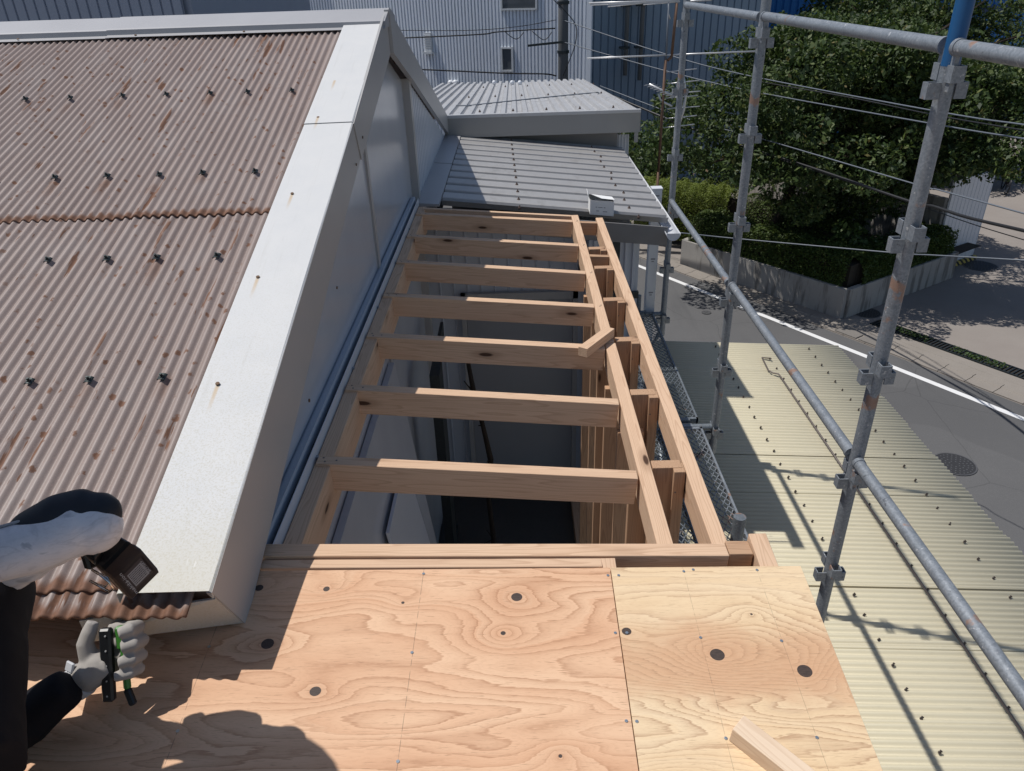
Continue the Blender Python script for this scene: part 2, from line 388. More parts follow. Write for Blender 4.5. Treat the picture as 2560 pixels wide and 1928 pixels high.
def carport_mat():
    k = NT('cream_corrugated_plastic', .5, 0, .4); c = k.co(); x = k.mix(k.noise(c, 1.2, 4), (.56, .505, .365), (.64, .585, .435))
    x = k.mix(k.math('MULTIPLY', k.step(k.noise(k.map(c, (2, 12, 1)), 4, 4, .7), .55, .8), .35), x, (.40, .37, .27))
    st = k.noise(k.map(c, (.8, 5, 1)), 2, 3); x = k.mix(k.math('MULTIPLY', k.step(st, .58, .75), .25), x, (.46, .42, .30))
    return k.col(x)
CARP = carport_mat()
def asphalt_mat():
    k = NT('grey_asphalt', .9, 0, .3); c = k.co(); x = k.mix(k.noise(c, .5, 6, .65), (.095, .095, .098), (.135, .133, .134))
    x = k.mix(k.math('MULTIPLY', k.step(k.noise(c, 70, 2, .7), .5, .75), .45), x, (.19, .19, .185))
    tr = k.noise(k.map(c, (2.4, .22, 1), rot=(0, 0, -.58)), 1, 3); x = k.mix(k.math('MULTIPLY', k.step(tr, .55, .75), .35), x, (.075, .075, .078))
    pt = k.noise(c, .35, 1); x = k.mix(k.math('MULTIPLY', k.step(pt, .54, .56), .28), x, (.075, .075, .078))
    ck = k.vor(k.map(k.mix(.12, c, k.noise(c, 2, 3)), (1,1,1)), .45, 1, 'Distance', 'DISTANCE_TO_EDGE'); x = k.mix(k.math('MULTIPLY', k.math('LESS_THAN', ck, .004), .28), x, (.04, .04, .042))
    k.bump(k.noise(c, 90, 3), .5, .006); return k.col(x)
ASPH = asphalt_mat()
def conc_mat(name, a, b, stain=None, sc=1.5):
    k = NT(name, .88, 0, .3); c = k.co(); x = k.mix(k.noise(c, sc, 6, .65), a, b)
    x = k.mix(k.math('MULTIPLY', k.step(k.noise(c, 40, 3, .7), .52, .75), .4), x, tuple(v*.65 for v in a))
    if stain:
        s_ = k.noise(k.map(c, (3.2, 3.2, .45)), 1.3, 4, .6); x = k.mix(k.math('MULTIPLY', k.step(s_, .48, .62), .7), x, stain)
    k.bump(k.noise(c, 30, 4), .35, .006); return k.col(x)
CONC = conc_mat('beige_kerb_concrete', (.23, .205, .18), (.31, .28, .25))
YARD = conc_mat('yard_concrete', (.235, .205, .185), (.31, .28, .255), None, .8)
WALLC = conc_mat('stained_retaining_concrete', (.30, .28, .26), (.42, .40, .37), (.12, .11, .10))
SOIL = plain('dark_soil', (.035, .028, .02), .95, 0, .4, 6)
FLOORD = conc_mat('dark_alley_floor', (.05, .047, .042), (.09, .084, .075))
WPAINT = plain('road_paint', (.74, .74, .74), .7, 0, .08, 9)
def leaf_mat(name, cols, tr=.28, gloss=.6):
    k = NT(name, gloss, 0, .5); r = k.n.new('ShaderNodeAttribute'); r.attribute_name = 'shade'
    c = k.ramp(r.outputs['Fac'], cols); k.col(c)
    t = k.n.new('ShaderNodeBsdfTranslucent'); k.L(c, t.inputs[0]); ad = k.n.new('ShaderNodeMixShader'); ad.inputs[0].default_value = tr
    o = k.n['Material Output']; k.t.links.new(k.b.outputs[0], ad.inputs[1]); k.t.links.new(t.outputs[0], ad.inputs[2]); k.t.links.new(ad.outputs[0], o.inputs[0])
    return k.m
LEAF = leaf_mat('tree_leaf', [(0, (.016, .036, .008)), (.5, (.045, .080, .017)), (.9, (.11, .15, .036)), (1, (.22, .16, .06))])
LEAF2 = leaf_mat('shrub_leaf', [(0, (.03, .065, .015)), (.6, (.06, .11, .025)), (.93, (.11, .15, .04)), (1, (.40, .22, .16))])
HEDGE = leaf_mat('hedge_leaf', [(0, (.045, .080, .014)), (.6, (.085, .13, .024)), (1, (.14, .17, .04))])
BARK = plain('bark', (.045, .035, .028), .95, 0, .4, 20, .2, .5)
CLIPM = plain('clip_black_steel', (.035, .045, .045), .4, .5, .3, 50)
SCREW = plain('zinc_screw_head', (.55, .60, .62), .3, .85, .1)
RUSTM = plain('rusty_nail', (.14, .085, .05), .7, .3, .4, 90)
WH_WALL = plain('warehouse_cladding', (.80, .84, .90), .45, .1, .08, .5)
BL_WALL = plain('blue_grey_cladding', (.25, .32, .40), .5, .1, .12, .7)
BLUEW = plain('deep_blue_cladding', (.025, .17, .46), .45, 0, .12, .6)
LB_WALL = plain('slate_blue_cladding', (.25, .29, .37), .5, .1, .08, 1)
GLASS_ = plain('window_glass', (.08, .09, .10), .08, 0, .1, 2, .9)
WFRAME = plain('white_frame', (.60, .62, .64), .4)
CABLE = plain('cable_black', (.02, .02, .022), .5)
CABLEG = plain('cable_grey', (.15, .17, .20), .5)
POLEC = conc_mat('utility_pole_concrete', (.10, .105, .11), (.16, .165, .17))
ALU = plain('antenna_aluminium', (.62, .62, .62), .35, .4, .05)
RUSTY = plain('rusty_mast', (.16, .095, .065), .7, .3, .35, 12)
HEDGEY = leaf_mat('yellow_green_hedge_leaf', [(0, (.10, .14, .02)), (.6, (.17, .22, .03)), (1, (.24, .27, .05))])
# ------------------------------------------------------------------ main house: brown corrugated roof and gable
SL = .3; KS = math.sqrt(1+SL*SL)
def RZ(y, dz=0): return 6.914+SL*(y-1.122)+dz
RX, RY, RN = V(1,0,0), V(0,1,SL).normalized(), V(0,-SL,1).normalized()
house = thing('house', (-.75, 4.2, 0), 'house with rusty brown corrugated roof, white verge flashing and pale gable wall', 'house')
PITCH = .0327
cols = [(-1.352, -.70), (-1.99, -1.325), (-2.63, -1.955), (-3.27, -2.59), (-3.9, -3.22)]
rows = [(2.528, 4.21, -.030+.006), (1.150, 2.60, -.030), (1.097, 1.32, -.030-.006)]
for ri, (y0, y1, dz) in enumerate(rows):
    for ci, (x0, x1) in enumerate(cols):
        ph = (((-.971-x0)/PITCH)-.25) % 1.0
        m = ribbed((0,0,0), (1,0,0), (0,1,0), (0,0,1), x1-x0, (y1-y0)*KS, sine(.0052, 12), PITCH, rows=[0, .006/((y1-y0)*KS), .02/((y1-y0)*KS), .33, .66, 1-.01/((y1-y0)*KS), 1], phase=ph)
        # slight waviness of the lower edge, slight sag
        m.v = [(x, y+(.003*math.sin(x*19+ci)+.002*math.sin(x*53+ri) if y < .01 else 0), z+.0012*math.sin(x*7+y*3+ci*2)) for x, y, z in m.v]
        dzz = dz+(.0025 if ci % 2 == 0 else 0)
        m.build('corrugated_sheet', BROWN, house, smooth=True, solid=.0045, matrix=basis((x0, y0, RZ(y0, dzz)), RX, RY, RN))
# clips on the rib tops
cm = MB()
prev = None
for i in range(7):
    a = math.radians(-62+124*i/6); w_ = .0135
    p = (math.sin(a)*.0125, math.cos(a)*.0115-.0055)
    if prev:
        (xa, za), (xb, zb) = prev, p
        cm.hexa([(xa, -w_, za), (xb, -w_, zb), (xb, w_, zb), (xa, w_, za), (xa*1.18, -w_, za+.0028), (xb*1.18, -w_, zb+.0028), (xb*1.18, w_, zb+.0028), (xa*1.18, w_, za+.0028)])
    prev = p
cm.tube([(0, 0, .005), (0, 0, .012)], .0075, 8).tube([(0, 0, .012), (0, 0, .019)], .0045, 6)
cme = cm.mesh('roof_clip'); cme.materials.append(CLIPM)
crest = [-.971, -1.168, -1.331, -1.529, -1.724, -1.952, -2.149, -2.345, -2.541, -2.74]
for y in (3.455, 2.789, 2.289, 1.757):
    for x in crest:
        mt = basis((x+random.uniform(-.002, .002), y+random.uniform(-.006, .006), RZ(y, -.030+(.013 if y > 2.5 else .008))), RX, RY, RN) @ Matrix.Rotation(random.uniform(-.15, .15), 4, 'Z') @ Matrix.Scale(random.uniform(.80, .90), 4)
        link('roof_clip', cme, None, house, mt)
# verge cap, two lengths
def verge(y0, y1, xr=-.651, xl=-.848, dz=0.0, name='verge_cap'):
    m = MB(); t = .004
    prof = [(xl, -.026), (xl, -.002), (xl+.004, 0), (xr-.004, .001), (xr, -.002), (xr, -.02)]
    n = len(prof); st = 10
    for j in range(st+1):
        y = y0+(y1-y0)*j/st
        for i, (x, z) in enumerate(prof):
            wv = .0015*math.sin(y*5.1+i) if i in (2, 3) else 0
            m.v.append((x, y, RZ(y, z+dz+wv)))
    for j in range(st):
        for i in range(n-1):
            a = j*n+i; m.f.append((a, a+1, a+1+n, a+n))
    return m.build(name, VERGE, house, solid=.0015)
verge(1.122, 3.135); verge(3.11, 4.165, dz=.004)
# fascia lengths on the gable
def plate(name, poly_yz, x, t, mat, parent, **kw):
    m = MB(); n = len(poly_yz)
    m.v = [(x, y, z) for y, z in poly_yz]+[(x-t, y, z) for y, z in poly_yz]
    m.f = [tuple(range(n)), tuple(range(2*n-1, n-1, -1))]+[(i, n+i, n+(i+1) % n, (i+1) % n) for i in range(n)]
    o = m.build(name, mat, parent, **kw); return o
plate('fascia', [(1.122, RZ(1.122, -.003)), (1.222, 6.712), (2.61, 7.184), (3.165, 7.356), (3.10, RZ(3.10, -.003))], -.650, .012, FASC, house)
plate('fascia', [(3.104, RZ(3.104, -.001)), (3.172, 7.352), (4.16, 7.640), (4.26, 7.672), (4.262, 7.868), (4.16, 7.845)], -.646, .012, FASC, house)
plate('fascia', [(4.264, 7.878), (4.266, 7.672), (4.98, 7.46), (7.40, 6.69), (7.34, 6.872)], -.628, .03, FASC, house)
# little return board under the lower end of the verge
m = MB(); m.hexa([(-.93, 1.10, 6.80), (-.655, 1.215, 6.725), (-.655, 1.222, 6.725), (-.93, 1.107, 6.80), (-.93, 1.10, 6.862), (-.655, 1.135, 6.88), (-.655, 1.141, 6.88), (-.93, 1.107, 6.862)])
m.build('verge_end_board', VERGE, house)
MB().box(-.845, -.66, 1.16, 1.23, 6.83, 6.905).build('packing_block', TIM2, house)
MB().box(-3.9, -.86, 1.30, 1.36, 6.70, 6.905).build('eave_gap_dark', BLACK, house)  # black strip painting the dark gap under the eave
# ridge cap
prof = [(4.095, 7.800), (4.128, 7.809), (4.130, 7.832), (4.146, 7.838), (4.318, 7.884), (4.345, 7.884), (4.50, 7.842), (4.505, 7.80)]
for xa, xb, dz in ((-2.05, -.640, 0), (-3.9, -2.03, -.003)):
    m = MB()
    for x in (xa, xb): m.v += [(x, y, z+dz) for y, z in prof]
    n = len(prof); m.f = [(i, i+n, i+1+n, i+1) for i in range(n-1)]
    m.build('ridge_cap', CAPM, house, solid=.002)
MB().poly([(-.6395, y, z) for y, z in prof]).build('ridge_end_plate', CAPM, house, solid=.002)
MB().box(-3.9, -.86, 4.14, 4.40, 7.70, 7.826).build('ridge_gap_dark', BLACK, house)  # black strip painting the dark gaps between rib valleys and ridge cap
# screws: verge nails, fascia nails, ridge screws
def disc_mesh(name, r, h, mat, n=8):
    me = MB().tube([(0,0,0), (0,0,h)], r, n).mesh(name); me.materials.append(mat); return me
nail = disc_mesh('nail', .0058, .003, RUSTM)
for nx, ny in VN: link('nail', nail, None, house, basis((nx, ny, RZ(ny, .0015)), RX, RY, RN))
for y, z in ((1.93, 6.90), (2.45, 7.06), (3.04, 7.36), (3.24, 7.43)):
    link('nail', nail, None, house, basis((-.6455, y, z), (0,1,0), (0,0,1), (1,0,0)))
for x in (-.70, -1.35, -1.9, -2.5): link('nail', nail, None, house, basis((x, 4.112, 7.806), RX, RY, RN))
# gable wall
wall = [(1.385, 4.0), (3.495, 4.0), (3.495, 7.45), (1.385, 6.80)]
plate('wall_panel', wall, -.700, .03, CLAD, house)
plate('wall_panel', [(3.535, 4.0), (4.97, 4.0), (4.97, 7.46), (4.262, 7.70), (3.535, 7.47)], -.702, .03, CLAD, house)
MB().box(-.72, -.690, 3.492, 3.538, 4.0, 7.46).build('joint_strip', FASC, house)
MB().box(-.74, -.655, 4.968, 5.05, 4.0, 7.47).build('corner_trim', FASC, house)
rb = [(0, 0), (.55, 0), (.62, .009), (.93, .009)]
m = ribbed((-.672, 5.05, 6.40), (0,1,0), (0,0,1), (1,0,0), 2.35, 1.2, rb, .095)
m.v = [(x, y, z if z < 7 else 7.46-.33*(y-4.98)) for x, y, z in m.v]; m.build('ribbed_siding', SIDE, house)
me_clip = None
MB().poly([(-.71, 5.02, 6.3), (-.71, 7.4, 6.3), (-.71, 7.4, 6.66), (-.71, 5.02, 7.42)]).build('backing_wall', FASC, house, solid=.02)
# far roof slope
m = MB(); m.quad((-3.9, 4.4, 7.83), (-.65, 4.4, 7.83), (-.65, 7.35, 6.87), (-3.9, 7.35, 6.87)); m.build('far_roof_slope', BROWN, house, solid=.02)
MB().box(-4.3, -.74, 1.40, 7.3, 0, 6.60).build('wall', CLAD, house)
MB().poly([(-.76, 1.4, 6.60), (-.76, 7.3, 6.60), (-.76, 7.3, 6.70), (-.76, 4.3, 7.74), (-.76, 1.4, 6.92)]).build('gable_backing', CLAD, house, solid=.02)
# gutter along the gable
gut = thing('wall_gutter', (-.675, 1.42, 6.7), 'long galvanised box gutter fixed along the foot of the gable panels', 'gutter')
m = MB(); prof = [(-.699, 6.700), (-.699, 6.752), (-.690, 6.758), (-.672, 6.758), (-.668, 6.750), (-.668, 6.712), (-.652, 6.712), (-.6505, 6.742)]
for y in (1.44, 4.86): m.v += [(x, y, z) for x, z in prof]
n = len(prof); m.f = [(i, i+1, i+1+n, i+n) for i in range(n-1)]
m.build('channel', GUTM, gut, solid=.0015)
DEB = conc_mat('gutter_debris', (.03, .03, .03), (.075, .072, .066), None, 30)
m = MB(); ny = 60
for j in range(ny+1):
    y = 1.45+3.4*j/ny
    for x in (-.6675, -.660, -.6525): m.v.append((x, y, 6.718+random.uniform(0, .006)))
for j in range(ny):
    for i in range(2): a = j*3+i; m.f.append((a, a+1, a+4, a+3))
m.build('debris', DEB, gut, smooth=True)
MB().box(-.651, -.6485, 1.44, 4.86, 6.70, 6.747).build('front_lip', PVC, gut)
m = MB(); m.ball((-.672, 1.432, 6.735), .016).tube([(-.66, 1.43, 6.73), (-.645, 1.425, 6.712), (-.637, 1.42, 6.69), (-.650, 1.418, 6.672), (-.668, 1.425, 6.68)], .0075, 8)
m.box(-.668, -.640, 1.436, 1.442, 6.665, 6.70).build('end_bracket', PVC, gut, smooth=True)
MB().tube([(-.675, 1.46, 6.70), (-.675, 1.46, 6.3), (-.68, 1.46, 4.0)], .028, 14).build('downpipe', DARKM, gut, smooth=True)
for y in (1.9, 2.5, 3.1, 3.7, 4.3): MB().box(-.665, -.64, y, y+.012, 6.688, 6.712).build('bracket', GALV, gut)

# ------------------------------------------------------------------ roof frame of new timber
frame = thing('roof_frame', (-.05, 1.4, 4.0), 'new softwood lean-to roof frame of rafters between ledger and rails', 'roof frame')
def timber(name, a, b, w_, h, mat=TIM, parent=frame, up=(0,0,1), bevel=.0014):
    """bar whose TOP face centre line runs a->b"""
    a, b = Vector(a), Vector(b); X = (b-a).normalized(); Yy = Vector(up).cross(X).normalized(); Z = X.cross(Yy)
    L_ = (b-a).length
    o = MB().box(0, L_, -w_/2, w_/2, -h, 0).build(name, mat, parent, bevel=bevel, matrix=basis(a, X, Yy, Z)); return o
def JZ(x): return 6.715-.078*(x+.604)
JY = [(1.859, 1.843), (2.323, 2.294), (2.773, 2.746), (3.22, 3.193), (3.688, 3.64), (4.13, 4.095), (4.59, 4.575)]
for k, (ya, yb) in enumerate(JY):
    o = timber('rafter', (-.637, ya+.022, JZ(-.637)), (.3515, yb+.022, JZ(.3515)), .044, .10)
timber('rafter', (-.60, 4.735, JZ(-.6)+.0), (.352, 4.715, JZ(.352)), .03, .09)
timber('ledger', (-.6190, 1.47, 6.706), (-.6190, 4.80, 6.706), .050, .15)
timber('inner_rail', (.3800, 1.28, 6.636), (.3800, 2.815, 6.636), .045, .105)
timber('inner_rail', (.3750, 2.818, 6.640), (.3750, 4.73, 6.640), .045, .105)
timber('outer_rail', (.5320, 1.46, 6.626), (.5320, 4.70, 6.626), .045, .105)
SY = [1.905, 2.379, 2.832, 3.29, 3.73, 4.06]
for i, y in enumerate(SY):
    zt = 6.635-.004*(i % 2)
    wide = MB().box(0, 2.63, -.0465, .0465, -.042, 0)
    wide.build('stud', TIM2 if i else TIM2, frame, bevel=.0012, matrix=basis((.4535, y, zt), (0,0,-1), (-1,0,0), (0,-1,0)))
    MB().box(0, 2.63, -.0175, .0175, -.05, 0).build('stud', TIM2, frame, bevel=.0012, matrix=basis((.5185-.03, y-.022, zt-.002), (0,0,-1), (-1,0,0), (0,-1,0)))
for y in (3.955, 4.60): timber('nogging', (.398, y, 6.632), (.509, y, 6.625), .035, .08, TIM2)
for i in range(7):                                         # outer wall boards seen below the inner rail
    y = 1.62+.33*i
    MB().box(0, 2.2, -.048, .048, -.03, 0).build('wall_board', TIM2, frame, bevel=.001, matrix=basis((.388+.004*(i % 3), y, 6.528), (0,0,-1), (-1,0,0), (0,-1,0)))
timber('bottom_plate', (.45, 1.45, 4.09), (.45, 5.2, 4.09), .105, .09, TIM2)
timber('rim_beam', (-.668, 1.432, 6.752), (.510, 1.432, 6.716), .046, .062)
timber('trimmer', (-.66, 1.390, 6.744), (.188, 1.390, 6.722), .030, .05)
timber('trimmer', (.200, 1.24, 6.700), (.200, 1.405, 6.722), .045, .08)
timber('trimmer', (.598, 1.24, 6.700), (.598, 1.478, 6.727), .045, .09)
timber('rail_end_block', (.5125, 1.44, 6.716), (.572, 1.44, 6.714), .05, .085, TIM2)
timber('post', (.545, 1.40, 6.60), (.545, 1.40, 4.05), .09, .09, TIM2, up=(0,1,0))
fn = disc_mesh('nail_head', .0032, .0008, plain('nail_steel', (.16, .15, .15), .45, .6))
for ya, yb in JY:
    for x, dy in ((-.612, .012), (-.620, .032), (-.578, .02)):
        link('nail_head', fn, None, frame, Matrix.Translation((x, ya+dy, JZ(x)+.0003)))
    for dx in (0, .012): link('nail_head', fn, None, frame, Matrix.Translation((.378+dx*.5, yb+.012+dx, 6.6405 if yb > 2.78 else 6.6345)))
for y in SY:
    for dx in (.02, -.02): link('nail_head', fn, None, frame, basis((.4535+dx, y-.0425, 6.55+dx), (1,0,0), (0,0,1), (0,-1,0)) @ Matrix.Scale(1, 4))
# ------------------------------------------------------------------ plywood deck
deck = thing('plywood_deck', (0, 1.1, 6.7), 'low deck of two plywood sheets, pinkish left and yellow right', 'plywood deck')
def PZ(x, y): return 6.705+.14*(y-1.1)-.02*(x+.55)
def ply(x0, x1, y0, y1, mat, t=.012):
    m = MB(); m.hexa([(x0,y0,PZ(x0,y0)-t),(x1,y0,PZ(x1,y0)-t),(x1,y1,PZ(x1,y1)-t),(x0,y1,PZ(x0,y1)-t),(x0,y0,PZ(x0,y0)),(x1,y0,PZ(x1,y0)),(x1,y1,PZ(x1,y1)),(x0,y1,PZ(x0,y1))])
    return m.build('plywood_sheet', mat, deck, bevel=.0006)
pa = ply(-1.615, .2046, .455, 1.365, PLYA); pa['label'] = 'pinkish plywood sheet with dark knot patches'
pb = ply(.2066, .6725, .455, 1.365, PLYB); pb['label'] = 'narrow yellow plywood sheet with red heartwood band'
ply(-1.615, .6725, -.455, .452, PLYA)
scr = MB().tube([(0,0,0), (0,0,.0009)], .0036, 10).box(-.0026, .0026, -.0005, .0005, .0009, .0011).box(-.0005, .0005, -.0026, .0026, .0009, .0011).mesh('screw'); scr.materials.append(SCREW)
for x, y in [(-.252, 1.351), (-.258, 1.137), (-.261, .901), (-.714, .965), (-.713, 1.156), (.197, 1.341), (.196, 1.182), (.194, .978), (-.258, .66), (-.714, .7)]:
    link('screw', scr, None, pa, Matrix.Translation((x, y, PZ(x, y)+.0002)) @ Matrix.Rotation(random.uniform(0, 3), 4, 'Z'))
for x, y in [(.223, 1.341), (.383, 1.351), (.407, 1.356), (.562, 1.353), (.222, 1.182), (.385, 1.168), (.563, 1.158), (.215, .977), (.387, .941), (.568, .941), (.39, .7), (.57, .7)]:
    link('screw', scr, None, pb, Matrix.Translation((x, y, PZ(x, y)+.0002)) @ Matrix.Rotation(random.uniform(0, 3), 4, 'Z'))
for x in (-1.5, -1.17, -.714, -.258, .205, .385, .565):
    timber('bearer', (x, -.4, PZ(x, -.4)-.0125), (x, 1.225, PZ(x, 1.225)-.0125), .045, .085, TIM2, deck)
# offcuts
def block(name, c, ang, L_, w_, h, mat, label, tilt=0.0, nz=(0,0,1), nailhole=False):
    X = V(math.cos(ang), math.sin(ang), tilt).normalized(); Z = Vector(nz); Yy = Z.cross(X).normalized(); Z = X.cross(Yy)
    o = MB().box(-L_/2, L_/2, -w_/2, w_/2, 0, h).build(name, mat, None, bevel=.001, matrix=basis(c, X, Yy, Z)); return tag(o, label, 'wood block')
cx_, cy_ = .4615, .8950
block('timber_offcut', (cx_, cy_, PZ(cx_, cy_)+.0005), math.atan2(-.108, .106), .158, .041, .042, TIMP, 'pale square timber offcut lying loose on the yellow plywood sheet', tilt=-.0171+(-.715*.14), nz=(.02, -.14, 1))
block('timber_offcut', (.318, 2.772, 6.6445), math.atan2(.187, .129), .235, .042, .040, TIM, 'short timber offcut laid skew across a rail joint of the roof frame', tilt=-.01)
# ------------------------------------------------------------------ alley under the frame
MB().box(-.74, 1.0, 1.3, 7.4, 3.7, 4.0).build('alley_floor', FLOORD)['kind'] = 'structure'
annex = thing('lean_to_annex', (.2, 6.0, 0), 'grey metal roofed lean-to annex with gutter beyond the timber frame', 'annex')
def LZ(x): return 6.66-.11*(x+.5)
LX = V(1, 0, -.11).normalized(); LN = V(.11, 0, 1).normalized()
trap = [(0, 0), (.16, 0), (.22, .040), (.25, .043), (.86, .043), (.89, .040)]
m = ribbed((-.515, 4.885, LZ(-.515)-.012), (0,1,0), LX, LN, 2.58, 1.565, trap, .212, rows=1, phase=-.33)
m.build('ribbed_roof', LOWR, annex, solid=.003)
MB().box(-.535, -.517, 4.90, 7.4, LZ(-.5)-.05, LZ(-.5)+.016).build('rib_end_dark', BLACK, annex)  # black strip painting the shaded openings at the rib ends
m = MB(); m.hexa([(-.665, 4.87, 6.688), (-.515, 4.87, 6.684), (-.515, 6.1, 6.684), (-.665, 6.1, 6.688), (-.665, 4.87, 6.712), (-.515, 4.87, 6.70), (-.515, 6.1, 6.70), (-.665, 6.1, 6.712)]); m.build('apron_flashing', CAPM, annex)
m = MB(); m.hexa([(-.665, 6.09, 6.692), (-.515, 6.09, 6.688), (-.515, 7.42, 6.688), (-.665, 7.42, 6.692), (-.665, 6.09, 6.716), (-.515, 6.09, 6.704), (-.515, 7.42, 6.704), (-.665, 7.42, 6.716)]); m.build('apron_flashing', CAPM, annex)
m = MB(); za, zb = LZ(-.5)+.004, LZ(1.03)+.004
m.hexa([(-.5, 4.868, za-.13), (1.02, 4.868, zb-.13), (1.02, 4.880, zb-.13), (-.5, 4.880, za-.13), (-.5, 4.868, za), (1.02, 4.868, zb), (1.02, 4.880, zb), (-.5, 4.880, za)])
m.build('fascia', plain('grey_brown_fascia', (.20, .195, .19), .5), annex)
rbt = MB().ball((0,0,.004), .012, n=6, m=4).tube([(0,0,.008), (0,0,.022)], .005, 6).mesh('bolt'); rbt.materials.append(plain('roof_bolt_rust', (.09, .06, .05), .7))
for k in range(12):
    y = 4.885+.212*(k+.30)
    for x in (.02-.005*k, .80-.006*k+(.03 if k % 3 == 0 else 0)):
        link('bolt', rbt, None, annex, Matrix.Translation((x, y, LZ(x)+.030)))
# gutter, half round
m = MB(); N_ = 9
for y in (4.80, 7.38):
    for i in range(N_+1):
        a = math.pi*i/N_; m.v.append((1.045-.045*math.cos(a), y, 6.485-.012-.048*math.sin(a)))
m.f = [(i, i+1, i+2+N_, i+1+N_) for i in range(N_)]
m.build('half_round_gutter', PVC, annex, solid=.003, smooth=True)
MB().poly([(1.045-.045*math.cos(math.pi*i/N_), 4.802, 6.473-.048*math.sin(math.pi*i/N_)) for i in range(N_+1)]).build('gutter_end', PVC, annex, solid=.004)
MB().tube([(1.045, 7.3, 6.44), (1.045, 7.3, 2.2), (1.045, 7.3, .02)], .03, 12).build('downpipe', PVC, annex, smooth=True)
ribbed((.50, 5.0, 0.0), (1,0,0), (0,0,1), (0,-1,0), .17, 6.38, [(0,0),(.55,0),(.62,.02),(.92,.02)], .055).build('ribbed_wall', SIDE, annex)
ribbed((.72, 5.0, 0.0), (1,0,0), (0,0,1), (0,-1,0), .14, 6.38, [(0,0),(.55,0),(.62,.02),(.92,.02)], .055).build('ribbed_wall', SIDE, annex)
MB().box(.67, .72, 5.0, 5.02, 0, 6.36).build('dark_gap', DARKM, annex)  # dark strip standing for the shade in the gap between wall sheets
for z in (5.95, 5.55): MB().box(.56, .86, 4.955, 4.985, z, z+.05).build('wall_bracket', DARKM, annex)
MB().box(.50, .86, 5.021, 7.4, 0, 6.36).build('wall', SIDE, annex)
# end wall with the door
ribbed((-.70, 5.30, 4.0), (1,0,0), (0,0,1), (0,-1,0), 1.20, 2.50, [(0,0),(.86,0),(.9,.010),(.96,.010)], .105).build('boarded_wall', SIDE, annex)
DOOR = flashing_mat('grey_door_skin', (.28, .285, .30), (.34, .345, .36), .4, 0, False, .1)
d = MB().box(-.41, .41, 5.262, 5.285, 4.06, 5.84).build('door', DOOR, annex)
MB().box(-.45, -.412, 5.25, 5.29, 4.0, 5.90).box(.412, .45, 5.25, 5.29, 4.0, 5.90).box(-.45, .45, 5.25, 5.29, 5.842, 5.90).build('door_frame', FASC, annex)
MB().tube([(-.33, 5.262, 4.98), (-.33, 5.22, 4.98)], .026, 14).ball((-.33, 5.21, 4.98), .03).tube([(-.33, 5.262, 4.82), (-.33, 5.235, 4.82)], .02, 12).build('door_knob', GALV, d, smooth=True)
MB().box(.45, .50, 5.24, 5.3, 4.0, 6.0).build('corner_trim', CLAD, annex)
# things standing in the alley
o = MB(); o.hexa([(-.47, 1.75, 4.0), (-.44, 1.75, 4.0), (-.44, 3.45, 4.0), (-.47, 3.45, 4.0), (-.695, 1.75, 6.25), (-.665, 1.75, 6.25), (-.665, 3.45, 6.25), (-.695, 3.45, 6.25)])
tag(o.build('wall_sheet', CLAD), 'large pale sheet leaning on the wall down in the alley', 'sheet')
for yy in (2.3, 2.9): pass
o = MB(); o.hexa([(-.40, 2.55, 4.0), (-.385, 2.55, 4.0), (-.385, 3.30, 4.0), (-.40, 3.30, 4.0), (-.610, 2.50, 5.9), (-.595, 2.50, 5.9), (-.595, 3.05, 5.9), (-.610, 3.05, 5.9)])
tag(o.build('narrow_board', SIDE), 'narrower white board leaning over the pale sheet in the alley', 'board')
tag(MB().box(-.56, -.50, 3.95, 4.15, 4.0, 5.9).box(-.56, -.54, 4.15, 4.75, 5.8, 5.9).box(-.695, -.56, 3.5, 4.8, 4.0, 4.05).build('dark_frame', DARKM), 'dark metal frame standing against the alley wall', 'frame')
pts = [(-.36, 4.4, 5.8), (-.33, 4.42, 5.5), (-.28, 4.4, 5.25), (-.24, 4.42, 4.95), (-.27, 4.41, 4.6), (-.25, 4.42, 4.2), (-.26, 4.4, 4.02)]
mm = MB().tube(pts, [.014, .018, .016, .022, .018, .02, .014], 8)
for k in range(14):
    p = Vector(pts[k % 6]); mm.tube([p, p+V(random.uniform(-.08, .08), random.uniform(-.05, .05), random.uniform(-.02, .1))], [.006, .003], 5)
tag(mm.build('dry_vine', BARK, smooth=True), 'dry twisted vine stem climbing before the grey door', 'vine')
tp = thing('standpipe_tap', (-.32, 2.25, 4.0), 'standpipe tap wrapped in white cloth on the dark alley floor', 'tap')
MB().tube([(-.32, 2.25, 4.0), (-.32, 2.25, 4.55)], .022, 10).build('pipe', GALV, tp, smooth=True)
mm = MB()
for k in range(9): mm.ball((-.32+random.uniform(-.05, .06), 2.25+random.uniform(-.04, .04), 4.55+random.uniform(-.06, .05)), random.uniform(.022, .04), random.uniform(.7, 1.4), 1, random.uniform(.7, 1.3))
mm.build('cloth', plain('white_cloth', (.55, .56, .58), .9), tp, smooth=True)
